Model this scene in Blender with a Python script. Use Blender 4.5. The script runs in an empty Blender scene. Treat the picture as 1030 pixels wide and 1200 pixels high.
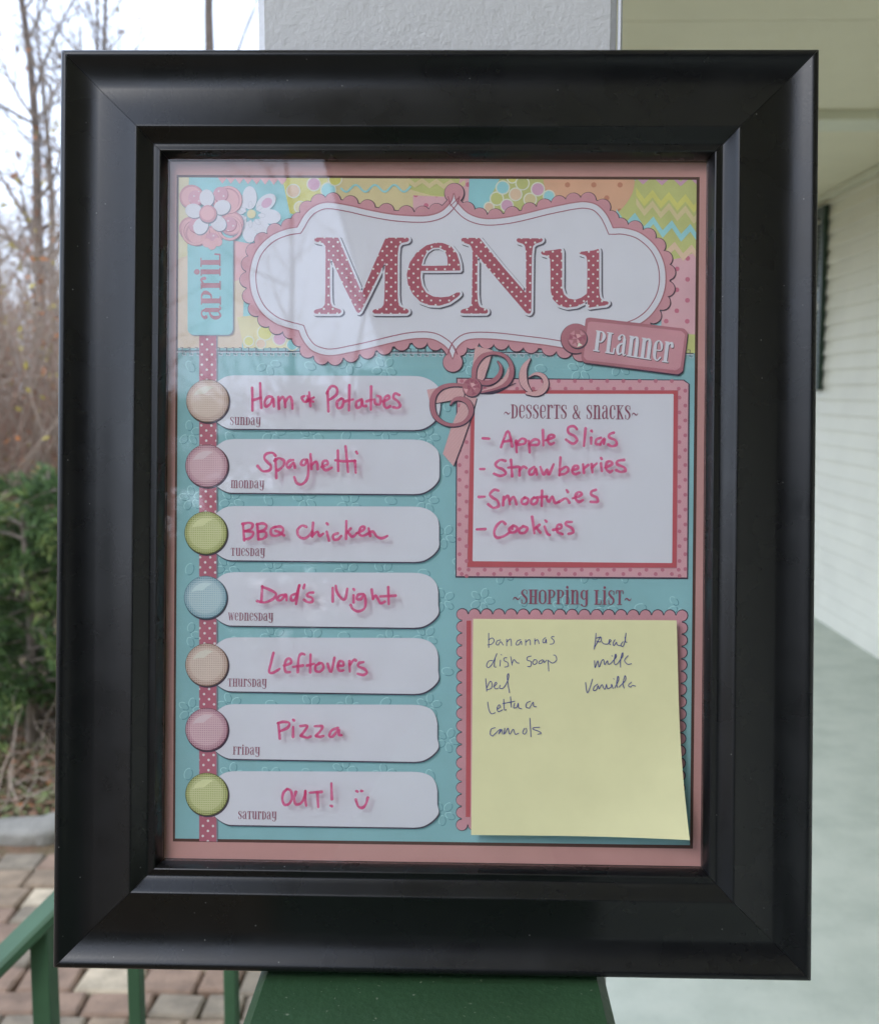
import bpy, math, random
from mathutils import Vector, Matrix
from mathutils.geometry import delaunay_2d_cdt

R = math.radians
scene = bpy.context.scene
COL = scene.collection

# ------------------------------------------------------------------ camera, sky, light
EYE = Vector((0.0, 0.0, 1.30))
PITCH, YAW, FPX = R(6.2773), R(1.1827), 1300.0
cam_data = bpy.data.cameras.new('camera')
cam = bpy.data.objects.new('camera', cam_data)
COL.objects.link(cam)
cam.location = EYE
cam.rotation_euler = (R(90) - PITCH, 0, YAW)
cam_data.sensor_width = 36
cam_data.lens = 36 * FPX / 1200
cam_data.clip_start = 0.01
cam_data.clip_end = 500
cam_data.dof.use_dof = True
cam_data.dof.focus_distance = 0.432
cam_data.dof.aperture_fstop = 19
scene.camera = cam

SUN_EL, SUN_AZ = 38, 215           # high behind the left shoulder, veiled by thin cloud
world = bpy.data.worlds.new('World')
scene.world = world
world.use_nodes = True
wn = world.node_tree
sky = wn.nodes.new('ShaderNodeTexSky')
sky.sky_type = 'NISHITA'
sky.sun_disc = False
sky.sun_elevation = R(SUN_EL)
sky.sun_rotation = R(SUN_AZ)
sky.air_density = 1.0
sky.dust_density = 1.0
sky.ozone_density = 1.0
bg = wn.nodes['Background']
bg.inputs['Strength'].default_value = 0.13
# thin bright overcast in front of the clear sky
veil = wn.nodes.new('ShaderNodeMix')
veil.data_type = 'RGBA'
veil.inputs[0].default_value = 0.72
veil.inputs[7].default_value = (8.4, 9.6, 12.1, 1)
wn.links.new(sky.outputs['Color'], veil.inputs[6])
wn.links.new(veil.outputs[2], bg.inputs['Color'])

sun_data = bpy.data.lights.new('sun', 'SUN')
sun_data.energy = 0.45
sun_data.angle = R(16)
sun_data.color = (1.0, 0.97, 0.92)
sun = bpy.data.objects.new('sun', sun_data)
COL.objects.link(sun)
az = R(SUN_AZ)
sd = Vector((math.sin(az) * math.cos(R(SUN_EL)), math.cos(az) * math.cos(R(SUN_EL)), math.sin(R(SUN_EL))))
sun.rotation_euler = sd.to_track_quat('Z', 'Y').to_euler()

vs = scene.view_settings
vs.view_transform = 'Standard'
vs.look = 'None'
vs.exposure = 1.0
vs.gamma = 1.0

scene.cycles.max_bounces = 10
scene.cycles.transparent_max_bounces = 16

# ------------------------------------------------------------------ helpers
def lin(c):
    c = c / 255.0
    return c / 12.92 if c <= 0.04045 else ((c + 0.055) / 1.055) ** 2.4

def rgb(r, g, b):
    return (lin(r), lin(g), lin(b), 1)

WP = (lin(203), lin(208), lin(220))
def ink(r, g, b):
    """printed colour: what the sheet shows next to its own white paper"""
    return tuple(min(0.86, 0.82 * lin(c) / w) for c, w in zip((r, g, b), WP)) + (1,)

class NT:
    def __init__(s, m):
        m.use_nodes = True
        s.t = m.node_tree
        s.b = s.t.nodes['Principled BSDF']
    def n(s, typ, **kw):
        nd = s.t.nodes.new(typ)
        for k, v in kw.items():
            setattr(nd, k, v)
        return nd
    def l(s, a, b):
        s.t.links.new(a, b)
    def math(s, op, a, b=None, c=None):
        nd = s.n('ShaderNodeMath', operation=op)
        for i, v in enumerate((a, b, c)):
            if v is None:
                continue
            if isinstance(v, (int, float)):
                nd.inputs[i].default_value = v
            else:
                s.l(v, nd.inputs[i])
        return nd.outputs[0]
    def vmath(s, op, a, b=None):
        nd = s.n('ShaderNodeVectorMath', operation=op)
        for i, v in enumerate((a, b)):
            if v is None:
                continue
            if isinstance(v, (tuple, list)):
                nd.inputs[i].default_value = v
            else:
                s.l(v, nd.inputs[i])
        return nd
    def mix(s, f, a, b):
        nd = s.n('ShaderNodeMix', data_type='RGBA')
        for sock, v in ((nd.inputs[0], f), (nd.inputs[6], a), (nd.inputs[7], b)):
            if isinstance(v, (int, float, tuple)):
                sock.default_value = v
            else:
                s.l(v, sock)
        return nd.outputs[2]
    def pos(s):
        return s.n('ShaderNodeTexCoord').outputs['Object']
    def noise(s, scale, detail=4, rough=0.55, vec=None):
        nd = s.n('ShaderNodeTexNoise')
        nd.inputs['Scale'].default_value = scale
        nd.inputs['Detail'].default_value = detail
        nd.inputs['Roughness'].default_value = rough
        s.l(vec if vec is not None else s.pos(), nd.inputs['Vector'])
        return nd.outputs['Fac']
    def ramp(s, f, stops):
        nd = s.n('ShaderNodeValToRGB')
        el = nd.color_ramp.elements
        while len(el) < len(stops):
            el.new(0.5)
        for e, (p, c) in zip(el, stops):
            e.position = p
            e.color = c
        s.l(f, nd.inputs[0])
        return nd.outputs[0]
    def bump(s, h, strength, dist):
        nd = s.n('ShaderNodeBump')
        nd.inputs['Strength'].default_value = strength
        nd.inputs['Distance'].default_value = dist
        s.l(h, nd.inputs['Height'])
        s.l(nd.outputs[0], s.b.inputs['Normal'])

def mul(c, k):
    return tuple(min(1, x * k) for x in c[:3]) + (1,)

def mat(name, col, rough=0.6, var=0.0, scale=10, bump=None, spec=0.5, col2=None, detail=5):
    m = bpy.data.materials.new(name)
    t = NT(m)
    t.b.inputs['Roughness'].default_value = rough
    t.b.inputs['Specular IOR Level'].default_value = spec
    if var or col2:
        f = t.noise(scale, detail)
        a, b = (mul(col, 1 - var), mul(col, 1 + var)) if col2 is None else (col, col2)
        t.l(t.ramp(f, [(0.33, a), (0.67, b)]), t.b.inputs['Base Color'])
    else:
        t.b.inputs['Base Color'].default_value = col
    if bump:
        bs, bst, bd = bump
        t.bump(t.noise(bs, 5), bst, bd)
    return m

def paper(name, r, g, b, var=0.035, scale=45, rough=0.75):
    return mat(name, ink(r, g, b), rough, var, scale * 1.0, spec=0.25)

def dotted(name, base, dot, s, rad, ang=0.0, off=(0, 0), var=0.05, stag=True):
    """staggered polka dots on the sheet plane (local x, z)"""
    m = bpy.data.materials.new(name)
    t = NT(m)
    t.b.inputs['Roughness'].default_value = 0.75
    t.b.inputs['Specular IOR Level'].default_value = 0.25
    mp = t.n('ShaderNodeMapping')
    mp.inputs['Rotation'].default_value = (0, ang, 0)
    mp.inputs['Scale'].default_value = (1 / s, 1 / s, 1 / s)
    mp.inputs['Location'].default_value = (off[0], 0, off[1])
    t.l(t.pos(), mp.inputs['Vector'])
    def dist(v):
        f = t.vmath('FRACTION', v).outputs[0]
        f = t.vmath('SUBTRACT', f, (0.5, 0.5, 0.5)).outputs[0]
        f = t.vmath('MULTIPLY', f, (1, 0, 1)).outputs[0]
        return t.vmath('LENGTH', f).outputs['Value']
    d = dist(mp.outputs[0])
    if stag:
        d2 = dist(t.vmath('ADD', mp.outputs[0], (0.5, 0, 0.5)).outputs[0])
        d = t.math('MINIMUM', d, d2)
    k = t.math('LESS_THAN', d, rad / s)
    nz = t.noise(60, 4)
    a = t.ramp(nz, [(0.3, mul(ink(*base), 1 - var)), (0.7, mul(ink(*base), 1 + var))])
    t.l(t.mix(k, a, ink(*dot)), t.b.inputs['Base Color'])
    return m

def gingham(name, base, line):
    m = bpy.data.materials.new(name)
    t = NT(m)
    t.b.inputs['Roughness'].default_value = 0.6
    v = t.vmath('MULTIPLY', t.pos(), (1 / 0.00088,) * 3).outputs[0]
    f = t.vmath('FRACTION', v).outputs[0]
    sx = t.n('ShaderNodeSeparateXYZ')
    t.l(f, sx.inputs[0])
    k = t.math('MAXIMUM', t.math('LESS_THAN', sx.outputs[0], 0.42), t.math('LESS_THAN', sx.outputs[2], 0.42))
    nz = t.noise(70, 3)
    a = t.ramp(nz, [(0.3, mul(ink(*base), 0.93)), (0.7, mul(ink(*base), 1.05))])
    t.l(t.mix(k, a, ink(*line)), t.b.inputs['Base Color'])
    return m

def tag(o, label, cat, group=None):
    o['label'] = label
    o['category'] = cat
    if group:
        o['group'] = group
    return o

def thing(name, label, cat, loc=(0, 0, 0), group=None):
    o = bpy.data.objects.new(name, None)
    COL.objects.link(o)
    o.empty_display_size = 0.05
    o.location = loc
    return tag(o, label, cat, group)

def link(name, verts, faces, mats, parent=None, midx=None, smooth=False, angle=40, kind=None):
    me = bpy.data.meshes.new(name)
    me.from_pydata(verts, [], faces)
    for m in (mats if isinstance(mats, (list, tuple)) else [mats]):
        me.materials.append(m)
    if midx:
        me.polygons.foreach_set('material_index', midx)
    if smooth:
        me.polygons.foreach_set('use_smooth', [True] * len(me.polygons))
        me.set_sharp_from_angle(angle=R(angle))
    me.update()
    o = bpy.data.objects.new(name, me)
    COL.objects.link(o)
    if parent:
        o.parent = parent
    if kind:
        o['kind'] = kind
    return o

class MB:
    """mesh collector: boxes, tubes, quads"""
    def __init__(s):
        s.v, s.f, s.m = [], [], []
    def add(s, vs, fs, mi=0):
        k = len(s.v)
        s.v += [tuple(p) for p in vs]
        s.f += [tuple(i + k for i in f) for f in fs]
        s.m += [mi] * len(fs)
    def box(s, x0, x1, y0, y1, z0, z1, b=0.0, mi=0, mtx=None):
        xs, ys, zs = (x0, x1), (y0, y1), (z0, z1)
        if b <= 0:
            vs = [Vector((xs[i & 1], ys[(i >> 1) & 1], zs[i >> 2])) for i in range(8)]
            fs = [(0, 2, 3, 1), (4, 5, 7, 6), (0, 1, 5, 4), (2, 6, 7, 3), (0, 4, 6, 2), (1, 3, 7, 5)]
        else:
            vs, idx = [], {}
            for i in range(8):
                sx, sy, sz = (1 if i & 1 else -1), (1 if i & 2 else -1), (1 if i & 4 else -1)
                P = Vector((xs[i & 1], ys[(i >> 1) & 1], zs[i >> 2]))
                for a in range(3):
                    q = P.copy()
                    for c, sg in enumerate((sx, sy, sz)):
                        if c != a:
                            q[c] -= sg * b
                    idx[(i, a)] = len(vs)
                    vs.append(q)
            fs = []
            for a in range(3):
                o1, o2 = (a + 1) % 3, (a + 2) % 3
                for sd_ in (0, 1):
                    c = [sd_ << a, (sd_ << a) | (1 << o1), (sd_ << a) | (1 << o1) | (1 << o2), (sd_ << a) | (1 << o2)]
                    f = [idx[(i, a)] for i in c]
                    fs.append(f if sd_ else f[::-1])
            for a in range(3):
                o1, o2 = (a + 1) % 3, (a + 2) % 3
                for s1 in (0, 1):
                    for s2 in (0, 1):
                        i0 = (s1 << o1) | (s2 << o2)
                        i1 = i0 | (1 << a)
                        f = [idx[(i0, o1)], idx[(i1, o1)], idx[(i1, o2)], idx[(i0, o2)]]
                        fs.append(f[::-1] if s1 != s2 else f)
            for i in range(8):
                f = [idx[(i, 0)], idx[(i, 1)], idx[(i, 2)]]
                fs.append(f if bin(i).count('1') % 2 else f[::-1])
        if mtx is not None:
            vs = [mtx @ p for p in vs]
        s.add(vs, fs, mi)
    def tube(s, pts, rads, n=6, mi=0, cap=True):
        k0 = len(s.v)
        pts = [Vector(p) for p in pts]
        up = Vector((0.37, 0.21, 0.9))
        for i, p in enumerate(pts):
            d = (pts[min(i + 1, len(pts) - 1)] - pts[max(i - 1, 0)])
            d = d.normalized() if d.length > 1e-9 else Vector((0, 0, 1))
            a = d.cross(up)
            if a.length < 1e-3:
                a = d.cross(Vector((1, 0, 0)))
            a.normalize()
            b = d.cross(a)
            r = rads[i] if isinstance(rads, (list, tuple)) else rads
            for j in range(n):
                t = 2 * math.pi * j / n
                s.v.append(tuple(p + a * (r * math.cos(t)) + b * (r * math.sin(t))))
        for i in range(len(pts) - 1):
            for j in range(n):
                q = (j + 1) % n
                s.f.append((k0 + i * n + j, k0 + i * n + q, k0 + (i + 1) * n + q, k0 + (i + 1) * n + j))
                s.m.append(mi)
        if cap and n > 3:
            s.f.append(tuple(k0 + j for j in range(n))[::-1]); s.m.append(mi)
            e = k0 + (len(pts) - 1) * n
            s.f.append(tuple(e + j for j in range(n))); s.m.append(mi)
    def build(s, name, mats, parent=None, smooth=False, angle=40, kind=None):
        return link(name, s.v, s.f, mats, parent, s.m, smooth, angle, kind)

# camera ray helper for laying out the garden: photo pixel + distance along the porch -> world point
cR = Vector((math.cos(YAW), math.sin(YAW), 0))
cF = Vector((-math.sin(YAW) * math.cos(PITCH), math.cos(YAW) * math.cos(PITCH), -math.sin(PITCH)))
cU = cR.cross(cF)
def at(x, y, d):
    r = cF + cR * ((x - 515) / FPX) + cU * ((600 - y) / FPX)
    return EYE + r * (d / r.y)

def cr(pts, closed=False, step=6):
    """Catmull-Rom resampling"""
    n = len(pts)
    if n < 3:
        return [tuple(p) for p in pts]
    out = []
    rng = range(n) if closed else range(n - 1)
    for i in rng:
        if closed:
            p0, p1, p2, p3 = (pts[(i + k - 1) % n] for k in range(4))
        else:
            p1, p2 = pts[i], pts[i + 1]
            p0 = pts[i - 1] if i > 0 else p1
            p3 = pts[i + 2] if i + 2 < n else p2
        for k in range(step):
            t = k / step
            out.append(tuple(0.5 * (2 * b + (c - a) * t + (2 * a - 5 * b + 4 * c - d) * t * t + (3 * b - a - 3 * c + d) * t ** 3)
                             for a, b, c, d in zip(p0, p1, p2, p3)))
    if not closed:
        out.append(tuple(pts[-1]))
    return out

# ------------------------------------------------------------------ sheet tracing coordinates -> metres on the frame
H_SHEET = ((0.00034695973372856714, 2.9689588259525172e-06, -0.17820046244529536),
           (6.014280589398913e-06, -0.00034679669199268225, 0.38968009109326135),
           (1.6644262071274416e-05, 2.5055585392930947e-07, 1.0))
H_GLASS = ((0.000344244042694869, 2.9457304872932506e-06, -0.17671220618595318),
           (5.991038785758079e-06, -0.00034408037623736616, 0.3880617790304605),
           (1.6644262071274413e-05, 2.505558539293094e-07, 1.0))
def uv(H, x, y):
    a, b, c = (r[0] * x + r[1] * y + r[2] for r in H)
    return a / c, b / c

class Art:
    """flat printed or penned pieces: every piece a hair above the one before"""
    def __init__(s, y0, H=H_SHEET, layer=0):
        s.y0, s.H, s.layer, s.k = y0, H, layer, 0
        s.v, s.f, s.m, s.mats = [], [], [], []
    def mi(s, m):
        if m not in s.mats:
            s.mats.append(m)
        return s.mats.index(m)
    def y(s):
        s.k += 1
        return s.y0 - s.layer * 4e-5 - s.k * 6e-7
    def L(s, layer):
        s.layer, s.k = layer, 0
        return s
    def poly(s, pts, m, holes=()):
        y = s.y()
        loops = [[Vector((p[0], p[1])) for p in l] for l in [pts] + list(holes)]
        flat = [p for l in loops for p in l]
        if len(loops) == 1 and len(flat) <= 4:
            tv, tf = flat, [tuple(range(len(flat)))]
        else:
            ed, b0 = [], 0
            for l in loops:
                ed += [(b0 + i, b0 + (i + 1) % len(l)) for i in range(len(l))]
                b0 += len(l)
            tv, _, tf = delaunay_2d_cdt(flat, ed, [], 0, 1e-4)[:3]
            def inside(x, yy):
                odd = False
                for a, b in ed:
                    p, q = flat[a], flat[b]
                    if (p.y > yy) != (q.y > yy) and x < p.x + (yy - p.y) * (q.x - p.x) / (q.y - p.y):
                        odd = not odd
                return odd
            tf = [f for f in tf if inside(sum(tv[i].x for i in f) / 3, sum(tv[i].y for i in f) / 3)]
        k = len(s.v)
        for p in tv:
            a, b = uv(s.H, p[0], p[1])
            s.v.append((a, y, b))
        for f in tf:
            a, b, c = (tv[i] for i in f[:3])
            cr_ = (b.x - a.x) * (c.y - a.y) - (b.y - a.y) * (c.x - a.x)
            s.f.append(tuple(k + i for i in (f if cr_ < 0 else f[::-1])))
            s.m.append(s.mi(m))
    def disc(s, x, y, r, m, ry=None, ang=0, n=28):
        ry = ry or r
        ca, sa = math.cos(ang), math.sin(ang)
        s.poly([(x + r * math.cos(t) * ca - ry * math.sin(t) * sa, y + r * math.cos(t) * sa + ry * math.sin(t) * ca)
                for t in (2 * math.pi * i / n for i in range(n))], m)
    def stroke(s, pts, w, m, closed=False, smooth=True, step=5, caps=True, wob=0):
        """w: one width or a width per point"""
        ws = w if isinstance(w, (list, tuple)) else [w] * len(pts)
        P = [(p[0], p[1], q) for p, q in zip(pts, ws)]
        if smooth and len(P) > 2:
            P = cr(P, closed, step)
        elif closed:
            P = P + [P[0]]
        if closed and smooth:
            P = P + [P[0]]
        n = len(P)
        if n < 2:
            return
        y = s.y()
        k0 = len(s.v)
        mi = s.mi(m)
        for i in range(n):
            a, b = P[max(i - 1, 0)], P[min(i + 1, n - 1)]
            if closed and (i == 0 or i == n - 1):
                a, b = P[-2], P[1]
            dx, dy = b[0] - a[0], b[1] - a[1]
            l = math.hypot(dx, dy) or 1
            h = max(P[i][2], 0.05) / 2 * (1 + wob * math.sin(i * 1.7 + P[0][0]))
            yy = y - i * 1.5e-7
            for sg in (-1, 1):
                u_, v_ = uv(s.H, P[i][0] - sg * dy / l * h, P[i][1] + sg * dx / l * h)
                s.v.append((u_, yy, v_))
        for i in range(n - 1):
            q = k0 + 2 * i
            s.f.append((q, q + 2, q + 3, q + 1))
            s.m.append(mi)
        if caps and not closed:
            for i, sg in ((0, -1), (n - 1, 1)):
                a, b = (P[0], P[1]) if i == 0 else (P[-2], P[-1])
                t0 = math.atan2((b[1] - a[1]) * sg, (b[0] - a[0]) * sg)
                h = max(P[i][2], 0.05) / 2
                k = len(s.v)
                for j in range(7):
                    t = t0 - math.pi / 2 + math.pi * j / 6
                    u_, v_ = uv(s.H, P[i][0] + h * math.cos(t), P[i][1] + h * math.sin(t))
                    s.v.append((u_, y - (0 if i == 0 else n * 1.5e-7), v_))
                s.f.append(tuple(range(k, k + 7))[::-1])
                s.m.append(mi)
        s.k += int(n * 0.25) + 1
    def build(s, name, parent, label=None):
        o = link(name, s.v, s.f, s.mats, parent, s.m)
        if label:
            o['label'] = label
        return o

def offset(pts, d):
    """outward offset of a closed, densely sampled outline"""
    n = len(pts)
    area = sum(pts[i][0] * pts[(i + 1) % n][1] - pts[(i + 1) % n][0] * pts[i][1] for i in range(n))
    sg = 1 if area > 0 else -1
    out = []
    for i in range(n):
        p, a, b = pts[i], pts[i - 1], pts[(i + 1) % n]
        e1 = Vector((p[0] - a[0], p[1] - a[1])); e2 = Vector((b[0] - p[0], b[1] - p[1]))
        if e1.length < 1e-6 or e2.length < 1e-6:
            e1 = e1 if e1.length > 1e-6 else e2
            e2 = e2 if e2.length > 1e-6 else e1
        e1.normalize(); e2.normalize()
        n1 = Vector((e1.y, -e1.x)) * sg; n2 = Vector((e2.y, -e2.x)) * sg
        mt = n1 + n2
        if mt.length < 1e-6:
            mt = n1
        mt.normalize()
        k = d / max(0.45, mt.dot(n1))
        out.append((p[0] + mt.x * k, p[1] + mt.y * k))
    return out

def Z(x0, y0, sc, s):
    """'x,y x,y; x,y ...' traced at a magnification -> strokes"""
    return [[(x0 + float(a.split(',')[0]) / sc, y0 + float(a.split(',')[1]) / sc) for a in st.split()] for st in s.split(';')]

def rrect(x0, y0, x1, y1, r, n=6):
    out = []
    for cx, cy, a in ((x1 - r, y0 + r, -90), (x1 - r, y1 - r, 0), (x0 + r, y1 - r, 90), (x0 + r, y0 + r, 180)):
        for i in range(n + 1):
            t = R(a + 90 * i / n)
            out.append((cx + r * math.cos(t), cy + r * math.sin(t)))
    return out

# ------------------------------------------------------------------ the place: ground, path, house and porch
rng = random.Random(7)
GZ = -0.45
M_soil = mat('leaf_litter', rgb(120, 92, 70), 0.95, col2=rgb(84, 84, 52), scale=5, bump=(30, 0.6, 0.05), detail=8)
link('ground', [(-120, -80, GZ), (120, -80, GZ), (120, 160, GZ), (-120, 160, GZ)], [(0, 1, 2, 3)], M_soil, kind='structure')

pav_mats = [mat('paver_' + n, rgb(*c), 0.85, 0.24, 16, bump=(70, 0.9, 0.006), detail=8) for n, c in
            (('rose', (136, 112, 93)), ('grey', (130, 118, 100)), ('tan', (140, 121, 99)), ('pale', (184, 168, 142)))]
mb = MB()
y = 0.4
row = 0
while y < 3.93:
    dy = rng.uniform(0.115, 0.155)
    x = -4.6 + rng.uniform(0, 0.1)
    while x < -0.14:
        dx = rng.uniform(0.11, 0.20)
        g = 0.0045
        mi = rng.choices([0, 1, 2, 3], [4, 5, 3, 0.6])[0]
        if -0.80 < x + dx / 2 < -0.50 and 3.05 < y < 3.32:
            mi = 3
        h = rng.uniform(-0.003, 0.004)
        mtx = Matrix.Translation((x + dx / 2, y + dy / 2, 0)) @ Matrix.Rotation(rng.uniform(-0.07, 0.07), 4, 'Z') @ Matrix.Rotation(rng.uniform(-.015, .015), 4, 'X')
        mb.box(-dx / 2 + g, dx / 2 - g, -dy / 2 + g, dy / 2 - g, GZ - 0.03, GZ + 0.026 + h, 0.008, mi, mtx)
        x += dx
    y += dy
    row += 1
mb.build('path', pav_mats, smooth=True, angle=25, kind='structure')

M_floor = bpy.data.materials.new('painted_floor')
t = NT(M_floor)
t.b.inputs['Roughness'].default_value = 0.6
base = t.ramp(t.noise(5, 8, 0.65), [(0.3, rgb(178, 186, 172)), (0.55, rgb(196, 202, 188)), (0.75, rgb(204, 208, 194))])
st = t.ramp(t.noise(38, 6, 0.7), [(0.60, (0, 0, 0, 1)), (0.72, (1, 1, 1, 1))])
sp = t.math('LESS_THAN', t.noise(160, 2), 0.27)
c1 = t.mix(t.math('MULTIPLY', st, 0.35), base, rgb(150, 152, 134))
t.l(t.mix(t.math('MULTIPLY', sp, 0.6), c1, rgb(96, 88, 74)), t.b.inputs['Base Color'])
t.bump(t.noise(120, 6), 0.3, 0.003)
mb = MB()
mb.box(-0.12, 2.06, -4.0, 9.5, GZ - 0.02, 0.0, 0.004)
mb.build('porch_floor', M_floor, kind='structure')

house = thing('house', 'white clapboard house wall with dark green shutters beside the porch', 'house', (2.04, 0, 0))
HX = 2.04
M_siding = mat('siding_paint', rgb(232, 229, 212), 0.55, 0.05, 2.2, bump=(60, 0.15, 0.002))
mb = MB()
prof = []
z = 0.0
while z < 2.36:
    z2 = min(z + 0.083, 2.36)
    prof += [(-0.017, z), (-0.017, z + 0.006), (-0.001, z2)]
    z = z2
vs_, fs_ = [], []
for (px_, pz_) in prof:
    vs_ += [(px_, -4.0, pz_), (px_, 9.5, pz_)]
for i in range(len(prof) - 1):
    q = 2 * i
    fs_.append((q, q + 2, q + 3, q + 1))
mb.add(vs_, fs_)
mb.box(0.0, 0.2, -4.0, 9.5, 0, 2.39)
mb.build('siding_wall', M_siding, house)
M_ceil = mat('ceiling_paint', rgb(228, 222, 194), 0.7, 0.03, 3, bump=(90, 0.15, 0.002))
M_trim = mat('pale_trim_paint', rgb(222, 222, 200), 0.6, 0.03, 8)
mb = MB()
for a, b in ((-4.0, 1.2), (1.204, 2.32), (2.324, 3.45), (3.454, 4.6), (4.604, 5.75), (5.754, 9.5)):
    mb.box(-2.34, 0.2, a, b, 2.39, 2.42)
mb.build('porch_ceiling', M_ceil, house)
mb = MB()
mb.box(-1.96, 0.0, 4.52, 4.72, 2.352, 2.3895, 0.003)
mb.build('ceiling_batten', M_trim, house)
mb = MB()
mb.box(-0.03, 0.0, -4.0, 9.5, 2.352, 2.388, 0.003)
mb.build('frieze_board', M_trim, house)
mb = MB()
mb.box(-2.125, -1.975, -4.0, 9.5, 2.22, 2.388, 0.004)
mb.build('porch_beam', M_trim, house)
mb = MB()
mb.box(-2.37, -2.342, -4.0, 9.5, 2.34, 2.50, 0.003)
mb.build('fascia', M_trim, house)
M_roof = mat('roof_shingle', rgb(70, 66, 62), 0.9, 0.2, 20)
link('roof', [(-2.43, -4.1, 2.50), (-2.43, 9.6, 2.50), (2.2, 9.6, 3.9), (2.2, -4.1, 3.9)], [(0, 1, 2, 3)], M_roof, house)
M_shut = mat('shutter_paint', rgb(28, 52, 38), 0.45, 0.1, 12)
def shutter(y0):
    m = MB()
    m.box(-0.045, -0.013, y0, y0 + 0.05, 1.30, 2.32, 0.003)
    m.box(-0.045, -0.013, y0 + 0.31, y0 + 0.36, 1.30, 2.32, 0.003)
    for zz in (1.30, 1.8, 2.26):
        m.box(-0.044, -0.014, y0 + 0.05, y0 + 0.31, zz, zz + 0.06)
    zz = 1.38
    while zz < 2.24:
        if not 1.76 < zz < 1.87:
            m.box(-0.012, 0.012, y0 + 0.05, y0 + 0.31, -0.004, 0.004, mtx=Matrix.Translation((-0.029, 0, zz)) @ Matrix.Rotation(0.9, 4, 'Y'))
        zz += 0.03
    return m.build('shutter', M_shut, house)
shutter(6.33)
shutter(7.69)
mb = MB()
for a in ((6.69, 6.76, 1.30, 2.32), (7.62, 7.69, 1.30, 2.32), (6.76, 7.62, 1.30, 1.37), (6.76, 7.62, 2.25, 2.32), (6.76, 7.62, 1.8, 1.84)):
    mb.box(-0.04, -0.013, *a, 0.003)
win = mb.build('window', M_trim, house)
M_pane = mat('dark_pane', rgb(30, 34, 36), 0.05)
mb = MB()
mb.box(-0.022, -0.014, 6.76, 7.62, 1.37, 2.25)
mb.build('pane', M_pane, win)
# unseen end wall added behind the camera, kept dark to dim the reflections
mb = MB()
mb.box(-2.52, 0.2, -4.2, -4.0, GZ, 2.39)
mb.build('added_end_wall', mat('added_wall_dark', rgb(74, 66, 58), 0.85, 0.2, 14), house)
mb = MB()
mb.box(-1.7, -0.75, -3.998, -3.97, 0.02, 2.06, 0.004)
mb.build('door', M_shut, house)

M_col = bpy.data.materials.new('column_paint')
t = NT(M_col)
t.b.inputs['Roughness'].default_value = 0.5
n1 = t.noise(9, 4)
t.l(t.ramp(n1, [(0.3, rgb(206, 206, 206)), (0.7, rgb(220, 220, 219))]), t.b.inputs['Base Color'])
n2 = t.noise(420, 3, 0.6)
n3 = t.noise(60, 6, 0.7)
t.bump(t.math('ADD', t.math('MULTIPLY', n2, 0.55), n3), 0.55, 0.0010)
column = thing('porch_column', 'square porch post in grey white paint standing behind the black picture frame', 'column', (-0.011, 0.553, 0))
mb = MB()
mb.box(-0.0745, 0.0745, -0.0745, 0.0745, 0.0, 2.22, 0.003)
# dried paint runs on the front face
for (a, b, w, h) in ((0.052, 1.572, .0012, .004), (0.037, 1.562, .0018, .0035), (-0.019, 1.562, .0012, .002), (0.0, 1.60, .001, .0025)):
    mb.tube([(a, -0.0747, b), (a, -0.0752, b - h / 2), (a, -0.0747, b - h)], [0.0003, w / 2, 0.0002], 6)
mb.build('shaft', M_col, column, smooth=True, angle=30)
mb = MB()
mb.box(-0.088, 0.088, -0.088, 0.088, 0.0005, 0.12, 0.004)
mb.build('base_block', M_col, column)
mb = MB()
mb.box(0.0748, 0.0765, -0.0756, -0.0715, 0.1205, 2.219, 0.0008)
mb.build('corner_bead', M_col, column)

M_green = mat('green_paint', rgb(56, 90, 60), 0.6, 0.12, 18, bump=(220, 0.2, 0.0006), detail=8)
M_green_cap = mat('green_cap_paint', rgb(50, 80, 52), 0.5, 0.14, 22, bump=(300, 0.45, 0.0008), detail=8)
t = NT(M_green_cap)
src = t.b.inputs['Base Color'].links[0].from_socket
sp = t.math('MULTIPLY', t.math('GREATER_THAN', t.noise(420, 2), 0.71), 0.7)
t.l(t.mix(sp, src, rgb(140, 150, 128)), t.b.inputs['Base Color'])
CAPZ = EYE.z - 0.2334
rail = thing('porch_railing', 'dark green wooden porch railing with the picture frame standing on its wide top board', 'railing', (-0.012, 0.47, 0))
mb = MB()
mb.box(-0.07, 0.07, -2.2, 0.008, CAPZ - 0.036, CAPZ, 0.004)
mb.build('top_board', M_green_cap, rail)
mb = MB()
mb.box(-0.022, 0.022, -2.2, 0.006, 0.09, 0.15, 0.003)
mb.build('bottom_rail', M_green, rail)
bal = None
for k in range(16):
    if bal is None:
        mb = MB()
        mb.box(-0.016, 0.016, -0.016, 0.016, 0.1502, CAPZ - 0.0362, 0.002)
        bal = mb.build('baluster', M_green, rail)
        b = bal
    else:
        b = bal.copy()
        COL.objects.link(b)
        b.parent = rail
    b.location = (0, -0.10 - 0.13 * k, 0)

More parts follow.
